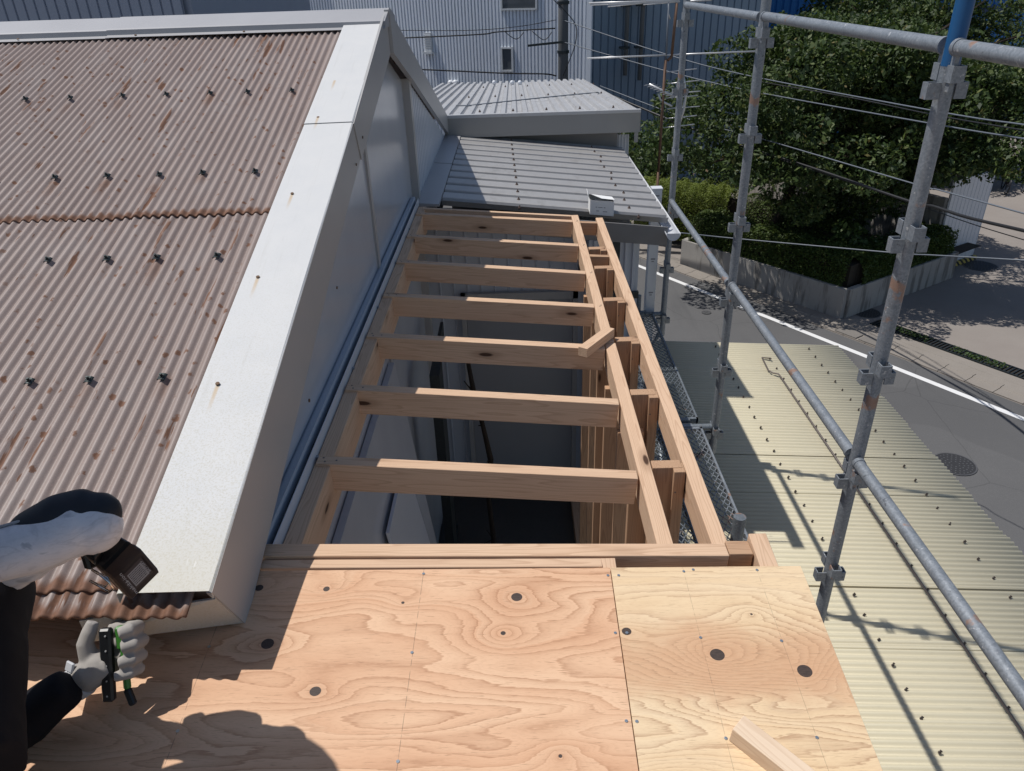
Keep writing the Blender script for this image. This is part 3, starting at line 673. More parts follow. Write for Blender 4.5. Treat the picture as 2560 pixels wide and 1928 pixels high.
# carton on the annex roof
ct = thing('carton', (.58, 5.02, 6.56), 'small white cardboard carton with its flaps open on the grey lean-to roof', 'box')
CB = plain('white_card', (.82, .82, .81), .75, 0, .06, 30)
def LP(x, y, z): return (x, y, LZ(x)+.022+z)
m = MB()
x0, x1, y0, y1, hh = .498, .660, 4.955, 5.085, .102
for (a, b, c, d_) in (((x0,y0),(x1,y0),(x1,y0+.002),(x0,y0+.002)), ((x0,y1-.002),(x1,y1-.002),(x1,y1),(x0,y1)), ((x0,y0+.002),(x0+.002,y0+.002),(x0+.002,y1-.002),(x0,y1-.002)), ((x1-.002,y0+.002),(x1,y0+.002),(x1,y1-.002),(x1-.002,y1-.002))):
    m.hexa([LP(*a, 0), LP(*b, 0), LP(*c, 0), LP(*d_, 0), LP(*a, hh), LP(*b, hh), LP(*c, hh), LP(*d_, hh)])
m.hexa([LP(x0,y0,0), LP(x1,y0,0), LP(x1,y1,0), LP(x0,y1,0), LP(x0,y0,.003), LP(x1,y0,.003), LP(x1,y1,.003), LP(x0,y1,.003)])
m.build('carton_body', CB, ct)
a, b = Vector(LP(x0, y1, hh)), Vector(LP(x1, y1, hh))
m = MB(); m.poly([a, b, b+V(.004, -.122, .010), b+V(-.085, -.128, .024), a+V(-.004, -.124, .040), a+V(-.002, -.06, .022)]); m.build('flap', CB, ct, solid=.002)
a, b = Vector(LP(x0, y0, hh)), Vector(LP(x0, y1, hh))
m = MB(); m.poly([a, b, b+V(-.012, .0, .045), a+V(-.014, .01, .03)]); m.build('flap', CB, ct, solid=.002)
PR = plain('grey_print', (.25, .25, .27), .8)
m = MB()
for (px, pz, pw) in ((.535, .055, .012), (.553, .055, .03), (.54, .030, .02), (.59, .055, .012), (.585, .028, .03)):
    m.hexa([LP(px, y0-.0008, pz), LP(px+pw, y0-.0008, pz), LP(px+pw, y0-.0002, pz), LP(px, y0-.0002, pz), LP(px, y0-.0008, pz+.004), LP(px+pw, y0-.0008, pz+.004), LP(px+pw, y0-.0002, pz+.004), LP(px, y0-.0002, pz+.004)])
m.build('print', PR, ct)
# square white post behind the gutter
po = thing('square_post', (1.13, 5.95, 0), 'white square steel post with a label, standing behind the half round gutter', 'post')
MB().box(1.09, 1.17, 5.91, 5.99, 0, 6.485).build('post', PVC, po, bevel=.003)
MB().box(1.086, 1.174, 5.906, 5.994, 6.485, 6.495).build('post_cap', PVC, po)
mm = MB()
for z in (6.43, 5.9, 5.6): mm.box(1.112, 1.148, 5.9085, 5.9095, z, z+.012); mm.box(1.118, 1.14, 5.9085, 5.9095, z-.02, z-.012)
mm.build('label_print', PR, po)

# ------------------------------------------------------------------ neighbour with ribbed roof
nb = thing('neighbour_shed', (.2, 10, 0), 'shed with pale ribbed metal roof and deep grey fascia behind the lean-to annex', 'shed')
def UZ(y): return 6.885-.066*(y-7.3)
UY = V(0, 1, -.066).normalized(); UN = V(0, .066, 1).normalized()
trap2 = [(0, 0), (.25, 0), (.38, .030), (.78, .030), (.91, 0)]
ribbed((-1.25, 7.3, UZ(7.3)-.028), (1,0,0), UY, UN, 2.43, 6.1, trap2, .108).build('ribbed_roof', UPPR, nb, solid=.003)
FG = plain('shed_fascia_grey', (.30, .295, .285), .45, .1, .1, 2)
MB().box(-.66, 1.19, 7.284, 7.298, 6.685, 6.862).build('fascia', FG, nb)
MB().box(-.66, 1.19, 7.280, 7.33, 6.862, 6.890).build('drip_edge', UPPR, nb)
MB().hexa([(1.176, 7.30, 6.685), (1.19, 7.30, 6.685), (1.19, 13.4, 6.28), (1.176, 13.4, 6.28), (1.176, 7.30, 6.862), (1.19, 7.30, 6.862), (1.19, 13.4, 6.46), (1.176, 13.4, 6.46)]).build('fascia', FG, nb)
MB().box(1.14, 1.176, 7.29, 7.31, 6.59, 6.72).build('fascia_return', FG, nb)
MB().box(-.66, 1.0, 7.46, 12.9, 0, 6.40).box(-.66, 1.0, 7.46, 7.6, 6.40, 6.82).build('wall', plain('shed_grey_wall', (.27, .26, .255), .5, .05, .1, 1.5), nb)
ribbed((1.001, 7.5, 4.6), (1,0,0), (0,0,1), (0,-1,0), .13, 2.03, [(0,0),(.45,0),(.6,.012),(.85,.012)], .03).build('ribbed_side', PVC, nb)
MB().box(-.62, 1.02, 7.43, 7.462, 6.46, 6.475).build('wall_flashing', DARKM, nb)
for k, (x, y) in enumerate(((-.30, 12.4), (-.02, 12.2), (.10, 12.1))):
    MB().ball((x, y, UZ(y)+.03), .035).tube([(x, y, UZ(y)-.01), (x, y, UZ(y)+.02)], .02, 8).build('vent_cap', PVC, nb, smooth=True)
for i in range(17):
    for y in (7.55, 9.6, 11.6):
        if (i*7+int(y)) % 3: continue
        x = -.55+.108*i; link('bolt', rbt, None, nb, Matrix.Translation((x, y, UZ(y)+.004)))
pts = [(-.62, 8.35, UZ(8.35)+.012)]+[(-.5+.11*i, 8.4+.10*i-.002*(i-8)**2*.3, UZ(8.5+.1*i)+.012) for i in range(15)]+[(1.19, 9.1, 6.72), (1.25, 9.0, 6.3)]
tag(MB().tube(pts, .008, 6).build('roof_cable', CABLEG, smooth=True), 'thin grey cable lying across the pale ribbed shed roof', 'cable')

# ------------------------------------------------------------------ scaffold
sc = thing('scaffold', (1.24, 4, 0), 'galvanised tube scaffold with wedge pockets, rails and one blue painted upright', 'scaffold')
SX = 1.243; PY = [2.27, 4.04, 5.87, .47]
R_ = .0243
def pocket(parent, x, y, z, side):
    for s_ in side: pocket1(parent, x, y, z, (s_,))
def pocket1(parent, x, y, z, side):
    """U shaped wedge pockets on both sides of an upright"""
    m = MB(); t = .003; a, b, h = .034, .030, .045
    for (dx, dy) in side:
        X = V(dx, dy, 0); T = V(-dy, dx, 0)
        o = V(x, y, z)+X*R_*.9
        for (p, q) in ((o-T*b/2*1.1, o-T*b/2*1.1+X*a), (o+T*b/2*1.1, o+T*b/2*1.1+X*a), (o+X*a-T*b/2*1.1, o+X*a+T*b/2*1.1)):
            m.slab(p, q, t*1.4, h)
    return m.build('wedge_pocket', GALV, parent)
def upright(y, z0, z1, mat, levels, x=SX):
    p = MB().tube([(x, y, z0), (x, y, z1)], R_, 20).build('upright', mat, sc, smooth='auto')
    for z in levels:
        pocket(p, x, y, z, ((1, 0), (-1, 0))); pocket(p, x, y, z+.047, ((0, 1), (0, -1)))
    return p
LV = [5.36, 5.82, 6.29, 6.74, 7.22, 7.68]
u1 = upright(PY[0], 5.22, 7.745, GALV, LV)
ub = MB().tube([(SX, PY[0], 7.745), (SX, PY[0], 9.6)], R_*1.02, 20).build('upright', BLUEP, sc, smooth='auto'); ub['label'] = 'blue painted upper length of upright'
for y in PY[1:]: upright(y, 5.22, 9.6, GALV, LV+[8.2])
def rail(a, b, r=.0214):
    a, b = Vector(a), Vector(b); d = (b-a).normalized()
    m = MB().tube([a, b], r, 18).tube([a-d*.004, a+d*.012], r*1.13, 18).tube([b-d*.012, b+d*.004], r*1.13, 18)
    for e, s_ in ((a, 1), (b, -1)):                        # forged wedge end dropping into the pocket
        m.slab(e+V(-.0, 0, -.005), e+V(0, 0, -.115), .012, .02, up=(0,1,0))
    return m.build('guard_rail', GALV, sc, smooth='auto')
for i in (0, 1):
    rail((SX-.008, PY[i]+.035, 7.795), (SX-.008, PY[i+1]-.035, 7.80)); rail((SX-.008, PY[i]+.035, 6.395), (SX-.008, PY[i+1]-.035, 6.405))
rail((SX-.008, PY[3]+.035, 7.79), (SX-.008, PY[0]-.035, 7.795)); rail((SX-.008, PY[3]+.035, 6.39), (SX-.008, PY[0]-.035, 6.395))
for y, x in ((2.27, .84), (4.04, .86), (5.87, 1.02)):
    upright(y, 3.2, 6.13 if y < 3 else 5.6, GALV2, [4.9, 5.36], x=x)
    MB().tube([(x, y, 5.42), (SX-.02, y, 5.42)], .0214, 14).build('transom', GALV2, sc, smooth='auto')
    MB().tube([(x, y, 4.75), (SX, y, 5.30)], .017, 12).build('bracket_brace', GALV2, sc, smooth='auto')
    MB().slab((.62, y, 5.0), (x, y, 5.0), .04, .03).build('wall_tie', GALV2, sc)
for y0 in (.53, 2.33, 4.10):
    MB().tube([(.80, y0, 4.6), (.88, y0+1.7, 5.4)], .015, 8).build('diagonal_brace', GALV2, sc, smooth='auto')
# expanded metal walk boards
def walkboard(y0, y1, x0, x1, z, label, mat):
    wb = thing('walk_board', (x0, y0, z), label, 'scaffold board', 'mesh boards along the scaffold')
    MB().box(x0, x0+.012, y0, y1, z-.035, z+.004).box(x1-.012, x1, y0, y1, z-.035, z+.004).box(x0, x1, y0, y0+.02, z-.03, z+.004).box(x0, x1, y1-.02, y1, z-.03, z+.004).build('edge_frame', mat, wb)
    m = MB(); px, pyy = .034, .062; t = .0045
    nx = int((x1-x0)/px); ny = int((y1-y0)/pyy)
    for j in range(ny):
        for i in range(nx):
            cx, cyy = x0+(i+.5)*(x1-x0)/nx, y0+(j+.5)*(y1-y0)/ny; hx, hy = (x1-x0)/nx/2, (y1-y0)/ny/2
            D_ = [V(cx-hx, cyy, z), V(cx, cyy-hy, z), V(cx+hx, cyy, z), V(cx, cyy+hy, z)]
            for k in range(4):
                a, b = D_[k], D_[(k+1) % 4]; d_ = (b-a).normalized(); nrm = V(-d_.y, d_.x, 0)*t/2
                m.quad(a-nrm, b-nrm, b+nrm, a+nrm)
                m.quad(a-nrm-V(0,0,.006), b-nrm-V(0,0,.006), b-nrm, a-nrm)
    s = m.build('mesh', mat, wb); s['kind'] = 'stuff'
    MB().box(x0+.06, x1-.06, y0-.03, y0+.005, z-.01, z+.012).box(x0+.06, x1-.06, y1-.005, y1+.03, z-.01, z+.012).build('hook', mat, wb)
    return wb
walkboard(.53, 2.24, .90, 1.145, 5.45, 'mesh walk board nearest the camera below the plywood edge', GALV)
walkboard(2.33, 3.99, .90, 1.145, 5.45, 'bright galvanised mesh walk board between first and second uprights', GALV)
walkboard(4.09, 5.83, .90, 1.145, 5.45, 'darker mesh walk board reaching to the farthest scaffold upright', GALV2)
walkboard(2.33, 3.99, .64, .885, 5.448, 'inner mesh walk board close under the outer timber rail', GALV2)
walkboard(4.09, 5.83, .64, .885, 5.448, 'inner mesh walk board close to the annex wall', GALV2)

# ------------------------------------------------------------------ carport roof below
cpt = thing('carport', (2.6, 5, 0), 'carport with cream corrugated plastic roof beside the road', 'carport')
def CZ(x, dz=0): return 3.95-.06*(x-1.9)+dz
CX = V(1, 0, -.06).normalized(); CN = V(.06, 0, 1).normalized()
ys = [8.36, 7.66, 7.07, 6.49, 5.89, 5.30, 4.74, 4.15, 3.56, 2.97, 2.38, 1.79, 1.2, .6]
for i in range(len(ys)-1):
    y1_, y0_ = ys[i]+ .0, ys[i+1]-.05
    m = ribbed((0,0,0), (0,1,0), (1,0,0), (0,0,1), y1_-y0_, 2.72-.015*(i % 2), sine(.0085, 8), .0545, rows=2, phase=(.3*i) % 1)
    m.v = [(x, y, z+.004*(1 if y < .1 else 0)+(y*.006)) for x, y, z in m.v]
    m.build('corrugated_sheet', CARP, cpt, smooth=True, matrix=basis((1.28, y0_, CZ(1.28, .0)), CX, (0,1,0), CN), solid=.0015)
cb = MB().ball((0,0,.002), .011, 1, 1, .6, n=7, m=4).tube([(0,0,.004), (0,0,.026)], .005, 6).slab((-.010,0,.012), (.012,0,.016), .008, .006).mesh('roof_bolt'); cb.materials.append(plain('carport_bolt', (.07, .055, .05), .7))
for x in (2.41, 3.58):
    y = 8.2
    while y > 1.5:
        link('roof_bolt', cb, None, cpt, Matrix.Translation((x+random.uniform(-.006, .006), y+random.uniform(-.01, .01), CZ(x, .009))) @ Matrix.Rotation(random.uniform(-.6, .6), 4, 'Z')); y -= .2095
y = 7.9
while y > 1.5: link('roof_bolt', cb, None, cpt, Matrix.Translation((2.995, y, CZ(3, .009)))); y -= .255
RODM = plain('brown_grey_rod', (.15, .125, .115), .55, .3, .2, 20)
MB().tube([(2.90, 7.90, CZ(2.9, .03)), (3.0, 7.88, CZ(3, .035)), (2.985, 7.84, CZ(3, .05))], .008, 8).tube([(2.90, 7.90, CZ(2.9, .03)), (2.87, 7.56, CZ(2.87, .035)), (2.90, 7.49, CZ(2.9, .04)), (2.955, 7.47, CZ(2.95, .04)), (2.965, 7.40, CZ(2.97, .035)), (2.97, .9, CZ(2.97, .035))], .009, 8).build('holding_rod', RODM, cpt, smooth=True)
for x in (1.5, 3.85):
    MB().box(x-.04, x+.04, .9, 8.25, CZ(x)-.12, CZ(x)-.025).build('beam', PVC, cpt)
    for y in (1.1, 4.5, 8.0): MB().box(x-.035, x+.035, y-.035, y+.035, 0, CZ(x)-.12).build('post', PVC, cpt)
# ------------------------------------------------------------------ ground, road, kerb
def struct(o): o['kind'] = 'structure'; return o
struct(MB().poly([(-150,-60,0),(200,-60,0),(200,250,0),(-150,250,0)]).build('ground', YARD))
RO, RU, RNn = V(3.84, 21.72, 0), V(.549, -.836, 0), V(.836, .549, 0)
def rp(al, off, z=0): return RO+RU*al+RNn*off+V(0, 0, z)
def strip(a0, a1, o0, o1, z): return [rp(a0,o0,z), rp(a1,o0,z), rp(a1,o1,z), rp(a0,o1,z)]
struct(MB().poly(strip(-60, 45, -6.6, .62, .004)).build('road', ASPH))
struct(MB().poly(strip(-60, 45, .0, .15, .008)).build('road_line', WPAINT))
kb = thing('kerb', (6, 18, 0), kind='structure')
sm = MB().box(0, .585, 0, .48, 0, .03); sm.hexa([(0,.3,.03),(.585,.3,.03),(.585,.48,.03),(0,.48,.03),(0,.33,.055),(.585,.33,.055),(.585,.48,.055),(0,.48,.055)])
sme = sm.mesh('kerb_stone'); sme.materials.append(CONC)
for i in range(-14, 30):
    P = rp(i*.6, .64, 0)
    link('kerb_stone', sme, None, kb, basis(P, RU, RNn, (0,0,1)) @ Matrix.Rotation(random.uniform(-.004, .004), 4, 'Z'))
MB().poly(strip(-10, 20, 1.13, 1.42, .02)).build('kerb_margin', CONC, kb, solid=.02)
MB().poly(strip(6.1, 20, 1.40, 1.72, .022)).build('kerb_margin', CONC, kb, solid=.02)
for i, al in enumerate((6.35, 7.0)):
    MB().hexa([*strip(al, al+.58, .66, 1.1, .031), *strip(al, al+.58, .66, 1.1, .06)]).build('kerb_cover', conc_mat('gutter_lid_%d' % i, (.16, .15, .14), (.24, .22, .20)), kb)
gb = thing('drain_grating', tuple(rp(9, 1.95)), 'long steel drain grating with weeds growing through at the yard entrance', 'grating')
m = MB()
for i in range(150):
    a = 6.6+i*.085; m.hexa([*strip(a, a+.03, 1.76, 2.12, .012), *strip(a, a+.03, 1.76, 2.12, .04)])
m.hexa([*strip(6.6, 19.4, 1.74, 1.765, .01), *strip(6.6, 19.4, 1.74, 1.765, .045)]); m.hexa([*strip(6.6, 19.4, 2.12, 2.145, .01), *strip(6.6, 19.4, 2.12, 2.145, .045)])
m.build('grating_bars', DARKM, gb)
wv = rng.random(2600); wp_ = np.array([tuple(rp(6.8+12.4*a_**1.0, 1.80+.30*rng.random(), .03+.05*rng.random())) for a_ in wv if math.sin(a_*39)+math.sin(a_*91) > -.3]); WEED = wp_
MB().poly(strip(6.6, 19.4, 1.76, 2.12, .006)).build('grating_bed', SOIL, gb)
def lid(name, c, r, label):
    t = thing(name, c, label, 'manhole cover'); c = Vector(c)
    MB().tube([c+V(0,0,.0), c+V(0,0,.014)], r, 32).build('cover', plain('cast_iron', (.045, .045, .048), .6, .3, .25, 30), t)
    m = MB()
    for rr in (.25, .45, .65, .85):
        n = int(30*rr)
        for k in range(n):
            a = 2*math.pi*k/n; p = c+V(math.cos(a), math.sin(a), 0)*r*rr
            m.box(p.x-.012, p.x+.012, p.y-.012, p.y+.012, .014, .019)
    for k in range(32):
        a, b = 2*math.pi*k/32, 2*math.pi*(k+1)/32
        m.quad(c+V(math.cos(a)*r, math.sin(a)*r, .016), c+V(math.cos(b)*r, math.sin(b)*r, .016), c+V(math.cos(b)*r*1.07, math.sin(b)*r*1.07, .016), c+V(math.cos(a)*r*1.07, math.sin(a)*r*1.07, .016))
    m.build('cover_relief', plain('worn_iron', (.12, .12, .125), .5, .3, .2, 30), t); return t
lid('manhole_cover', (7.85, 11.03, .004), .34, 'round iron manhole cover in the road beside the carport roof')
lid('manhole_cover', (13.9, 21.1, .0), .45, 'dark manhole cover in the tree shade before the white gate panel')
lid('manhole_cover', (9.15, 17.9, .0), .33, 'manhole cover in shade just beyond the planter corner')
lid('manhole_cover', (5.0, 18.19, .004), .12, 'small valve cover in the asphalt between the scaffold uprights')

# ------------------------------------------------------------------ leaves
def leaves(name, pts, size, mat, parent=None, up=.35, droop=0, flat=None, aspect=.5):
    n = len(pts); nrm = rng.normal(size=(n, 3)); nrm[:, 2] = np.abs(nrm[:, 2])+up; nrm /= np.linalg.norm(nrm, axis=1)[:, None]
    t = rng.normal(size=(n, 3)); t -= (t*nrm).sum(1)[:, None]*nrm; t /= np.linalg.norm(t, axis=1)[:, None]; t[:, 2] -= droop
    b = np.cross(nrm, t); s = size*rng.uniform(.6, 1.35, n)[:, None]
    co = np.empty((n, 4, 3), dtype=np.float32)
    co[:, 0] = pts-t*s*.5; co[:, 1] = pts+b*s*aspect*.5+nrm*s*.08; co[:, 2] = pts+t*s*.5; co[:, 3] = pts-b*s*aspect*.5+nrm*s*.08
    me = bpy.data.meshes.new(name); me.vertices.add(n*4); me.vertices.foreach_set('co', co.ravel())
    me.loops.add(n*4); me.loops.foreach_set('vertex_index', np.arange(n*4, dtype=np.int32))
    me.polygons.add(n); me.polygons.foreach_set('loop_start', np.arange(0, n*4, 4, dtype=np.int32))
    me.update(calc_edges=True)
    at = me.attributes.new('shade', 'FLOAT', 'FACE'); at.data.foreach_set('value', rng.beta(1.6, 1.8, n).astype(np.float32))
    return link(name, me, mat, parent)
def blob_points(centres, radii, per, shell=.55, squash=.7):
    out = []
    for c, r in zip(centres, radii):
        k = int(per*r*r); d = rng.normal(size=(k, 3)); d /= np.linalg.norm(d, axis=1)[:, None]
        rr = r*(shell+(1-shell)*rng.random(k)**.5)[:, None]; p = d*rr; p[:, 2] *= squash
        out.append(np.array(c)+p)
    return np.concatenate(out)
def crown(c, R, nb, rmin, rmax, seed, inner=.45):
    g = np.random.default_rng(seed); C_, R__ = [], []
    while len(C_) < nb:
        d = g.normal(size=3); d /= np.linalg.norm(d)
        k = inner+(1-inner)*g.random()**.6
        lump = 1+.16*math.sin(3*math.atan2(d[1], d[0])+seed)+.10*math.sin(5*d[2]+seed)
        C_.append(np.array(c)+d*np.array(R)*k*lump); R__.append(g.uniform(rmin, rmax))
    return C_, R__
def tree(name, base, top, c, R, nb, per, size, label, seed, mat=LEAF, rmin=.5, rmax=1.0, trunk_r=.2, keep=None):
    t = thing(name, base, label, 'tree')
    C_, R__ = crown(c, R, nb, rmin, rmax, seed)
    m = MB(); b = Vector(base); tp = Vector(top)
    m.tube([b-V(0,0,.1), b+V(0,0,.25), b.lerp(tp, .5)+V(.1, .05, 0), tp], [trunk_r*1.5, trunk_r, trunk_r*.85, trunk_r*.6], 12)
    m.build('trunk', BARK, t, smooth=True)
    m = MB()
    for i in range(0, nb, max(1, nb//26)):
        e = Vector(C_[i]); mid = tp.lerp(e, .5)+V(0, 0, .35*(e-tp).length*.3)
        m.tube([b.lerp(tp, .8), mid, e], [trunk_r*.42, trunk_r*.22, trunk_r*.06], 7)
    m.build('branches', BARK, t, smooth=True)
    pts = blob_points(C_, R__, per); pts = pts[pts[:, 2] > base[2]+.3]
    if keep is not None: pts = pts[keep(pts)]
    leaves('crown', pts, size, mat, t, droop=.25)
    return t
tag(leaves('weeds', WEED, .06, LEAF2, None, up=.4), kind='stuff')
# planter
PW_ = thing('planter_wall', (8.28, 17.5, 0), 'stained concrete retaining wall round the raised planting bed at the street corner', 'retaining wall')
def wallseg(a0, o0, a1, o1, h, t, name, mat, parent, z0=0):
    a, b = rp(a0, o0), rp(a1, o1); d = (b-a).normalized(); nn = V(-d.y, d.x, 0)*t/2
    return MB().hexa([a-nn+V(0,0,z0), b-nn+V(0,0,z0), b+nn+V(0,0,z0), a+nn+V(0,0,z0), a-nn+V(0,0,h), b-nn+V(0,0,h), b+nn+V(0,0,h), a+nn+V(0,0,h)]).build(name, mat, parent, bevel=.012)
wallseg(.45, 1.22, 5.95, 1.50, .82, .15, 'front_wall', WALLC, PW_)
wallseg(5.93, 1.58, 6.02, 6.44, .80, .15, 'side_wall', WALLC, PW_)
wallseg(.45, 1.30, .40, 5.5, .80, .15, 'side_wall', WALLC, PW_)
struct(MB().poly([rp(.5, 1.3, .62), rp(5.9, 1.55, .62), rp(5.95, 8.0, .62), rp(.5, 8.0, .62)]).build('planting_soil', SOIL))
def bandpts(a0, o0, a1, o1, w_, z0, z1, n):
    u = rng.random(n); v = rng.random(n)-.5; zz = rng.random(n)
    a = rp(a0, o0); b = rp(a1, o1); d = (b-a).normalized(); nn = V(-d.y, d.x, 0)
    e = np.maximum(0, 1-(np.abs(v)*2)**4); lump = 1+.035*np.sin(u*31)+.02*np.sin(u*67+v*9)
    top = z0+(z1-z0)*e**.5*lump
    side = rng.random(n) < .45
    z = np.where(side, z0+(top-z0)*zz, top-rng.random(n)*.06)
    v = np.where(side, np.sign(v)*(.5+rng.random(n)*.04-.02), v)
    P = np.array(a)[None]+np.array(b-a)[None]*u[:, None]+np.array(nn)[None]*(v*w_)[:, None]; P[:, 2] = z
    return P
def hedge(name, label, segs, size, mat=HEDGE, core=True):
    a0, o0 = segs[0][0], segs[0][1]; t = thing(name, tuple(rp(a0, o0)), label, 'hedge')
    P = np.concatenate([bandpts(*s) for s in segs]); leaves('foliage', P, size, mat, t, up=.6)
    if core:
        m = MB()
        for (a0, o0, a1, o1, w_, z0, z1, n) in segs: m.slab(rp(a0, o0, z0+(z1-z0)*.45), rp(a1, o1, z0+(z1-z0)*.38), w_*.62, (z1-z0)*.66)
        m.build('branches', SOIL, t)  # solid dark slab in the core, painting the dark between leaves
    return t
hedge('box_hedge', 'low dark clipped hedge spilling over the street side of the retaining wall', [(.6, 1.80, 5.75, 2.10, 1.15, .6, 1.62, 40000)], .07)
hedge('box_hedge', 'low hedge along the yard side of the retaining wall', [(5.45, 2.1, 5.5, 6.3, 1.0, .6, 1.5, 30000)], .07)
hedge('box_hedge', 'sunlit yellow green clipped hedge behind the farthest scaffold upright', [(-2.6, 2.2, .2, 3.6, 1.7, .3, 1.95, 60000)], .05, HEDGEY)
hedge('box_hedge', 'dark inner hedge curving below the big tree', [(.4, 4.2, 4.6, 3.6, 1.2, .6, 1.7, 18000)], .06)
tree('tree', (7.75, 21.9, .6), (8.1, 21.6, 3.0), (9.9, 21.4, 4.6), (5.9, 4.2, 2.8), 310, 1050, .135, 'big leafy tree in the planter behind the scaffold rails', 3, rmin=.5, rmax=1.0, keep=lambda p: (p[:, 2] < 6.85-np.clip((p[:, 0]-9.6)*.5, 0, 1.15)+.12*np.sin(p[:, 0]*9)) & (((p[:, 2] > 3.4) & (p[:, 1] < 22.3)) | (p[:, 0] > 7.2+.3*np.sin(p[:, 2]*7))) & ((p[:, 2] > 3.3+.2*np.sin(p[:, 0]*5)+np.maximum(0, p[:, 0]-11.8)*.62+np.clip((p[:, 0]-12.6)*1.2, 0, .9)) | (p[:, 0] < 11.3)))
tree('tree', (17.5, 33.5, 0), (17.3, 33, 3.4), (17.2, 33.5, 4.0), (4.6, 4.0, 3.8), 150, 420, .19, 'dark tree standing beyond the parked bicycles', 5, rmin=.8, rmax=1.3)
tree('tree', (5.3, 36, 0), (5.3, 36, 2.0), (5.2, 34.5, 2.3), (1.9, 1.6, 1.35), 60, 620, .09, 'clipped round tree seen past the corner of the shed fascia', 8, LEAF2, .4, .7, .14)
def shrub(c, R, nb, per, size, label, seed, mat):
    t = thing('shrub', (c[0], c[1], .5), label, 'shrub'); C_, R__ = crown(c, R, nb, .25, .5, seed, .2)
    leaves('foliage', blob_points(C_, R__, per), size, mat, t, droop=.3)
    m = MB()
    for i in range(0, nb, 4): m.tube([(c[0], c[1], .3), tuple(C_[i])], [.03, .01], 5)
    m.build('stems', BARK, t); return t
shrub((5.2, 28.0, 2.0), (1.5, 1.0, 1.3), 46, 620, .16, 'shrub with pinkish flower tips behind the antenna mast', 21, LEAF2)
shrub((7.3, 26.4, 1.9), (1.3, 1.0, 1.1), 36, 560, .14, 'shrub with orange tinged leaves left of the big tree trunk', 22, LEAF2)
shrub((9.4, 19.2, 1.35), (.9, .7, .7), 16, 420, .15, 'small bright shrub under the big tree near the wall corner', 23, LEAF2)
shrub((3.9, 29.5, 2.0), (1.4, 1.1, 1.4), 40, 520, .15, 'leafy shrub behind the gutter of the lean-to annex', 24, LEAF)
# boundary wall and gate panel
gp = thing('gate_panel', tuple(rp(5.5, 7.45)), 'tall pale blue white steel gate panel standing beyond the planter', 'gate')
a, b = rp(5.48, 6.46), rp(5.55, 8.47); d = (b-a).normalized(); L_ = (b-a).length
ribbed(a+V(0,0,.06), d, (0,0,1), V(d.y, -d.x, 0), L_, 2.62, [(0,0),(.82,0),(.88,-.012),(.94,-.012)], .20).build('panel_face', PVC, gp, solid=.03)
m = MB()
for p in (a, a.lerp(b, .5), b): m.slab(p+V(0,.05,0), p+V(0,.05,2.68), .06, .06, up=(0,1,0))
m.slab(a+V(0,.05,2.66), b+V(0,.05,2.66), .06, .05).build('panel_frame', PVC, gp)
HZ = NT('hazard_stripes', .6); xx = HZ.sep(HZ.co()); st = HZ.math('FRACT', HZ.math('MULTIPLY', HZ.math('ADD', HZ.math('ADD', xx[0], xx[2]), 0.0), 5.5))
HZ.col(HZ.mix(HZ.math('LESS_THAN', st, .5), (.55, .42, .10), (.02, .02, .02)))
hb = MB().slab(a+V(0,-.08,.07)+d*.35, b+V(0,-.08,.07)+d*.1, .10, .12).build('hazard_bumper', HZ.m); tag(hb, 'black and yellow striped bumper strip along the foot of the gate panel', 'bumper')
bw = wallseg(5.40, 6.40, -2.5, 7.2, 2.2, .15, 'boundary_wall', WALLC, None); tag(bw, 'plain grey boundary wall half hidden behind the big tree foliage', 'wall')

# ------------------------------------------------------------------ bicycles
def bicycle(P, ang, label):
    t = thing('bicycle', P, label, 'bicycle', 'bicycles parked in the yard'); Mx = Matrix.Translation(P) @ Matrix.Rotation(ang, 4, 'Z') @ Matrix.Rotation(.08, 4, 'X')
    BK = bikes_mat; r = .33
    def tx(p): return Mx @ Vector(p)
    for x in (-.53, .53):
        m = MB(); ring = [tx((x+r*math.cos(a), 0, r+r*math.sin(a))) for a in [2*math.pi*k/28 for k in range(29)]]
        m.tube(ring, .026, 6, caps=False); w_ = m.build('wheel', BK, t, smooth=True)
        m = MB()
        for k in range(12):
            a = 2*math.pi*k/12; m.tube([tx((x, 0, r)), tx((x+r*math.cos(a), 0, r+r*math.sin(a)))], .003, 4)
        m.build('spokes', GALV, w_)
    m = MB(); BB, ST, HD, RW, FWh = (-.08, 0, .28), (-.22, 0, .80), (.36, 0, .82), (-.53, 0, .33), (.53, 0, .33)
    for p, q in ((BB, ST), (BB, HD), (ST, (.33, 0, .76)), (RW, BB), (RW, ST), (HD, FWh)): m.tube([tx(p), tx(q)], .022, 7)
    m.build('frame', BK, t, smooth=True)
    MB().tube([tx((.30, -.28, .98)), tx((.36, -.1, 1.0)), tx((.36, .1, 1.0)), tx((.30, .28, .98))], .014, 7).tube([tx((.36, 0, .82)), tx((.36, 0, 1.0))], .014, 7).build('handlebar', ALU, t, smooth=True)
    MB().ball(tx((-.24, 0, .87)), .1, 1.3, .8, .35).build('saddle', BK, t, smooth=True)
    m = MB()
    for i in range(6):
        for s in (-1, 1): m.tube([tx((.42+.05*i, .14*s, .72)), tx((.42+.05*i, .16*s, .93))], .004, 4)
    m.tube([tx((.40, -.16, .93)), tx((.70, -.16, .93)), tx((.70, .16, .93)), tx((.40, .16, .93)), tx((.40, -.16, .93))], .006, 5)
    m.build('basket', GALV, t)
bikes_mat = plain('bicycle_black', (.02, .02, .025), .35, .3)
bicycle((19.35, 29.3, 0), 1.15, 'leftmost clear bicycle of the row parked at the far right of the yard')
bicycle((19.75, 28.6, 0), 1.2, 'nearest bicycle of the row, cut by the right edge of the photo')
bicycle((18.1, 30.4, 0), 1.0, 'bicycle half lost in shade at the left end of the row')
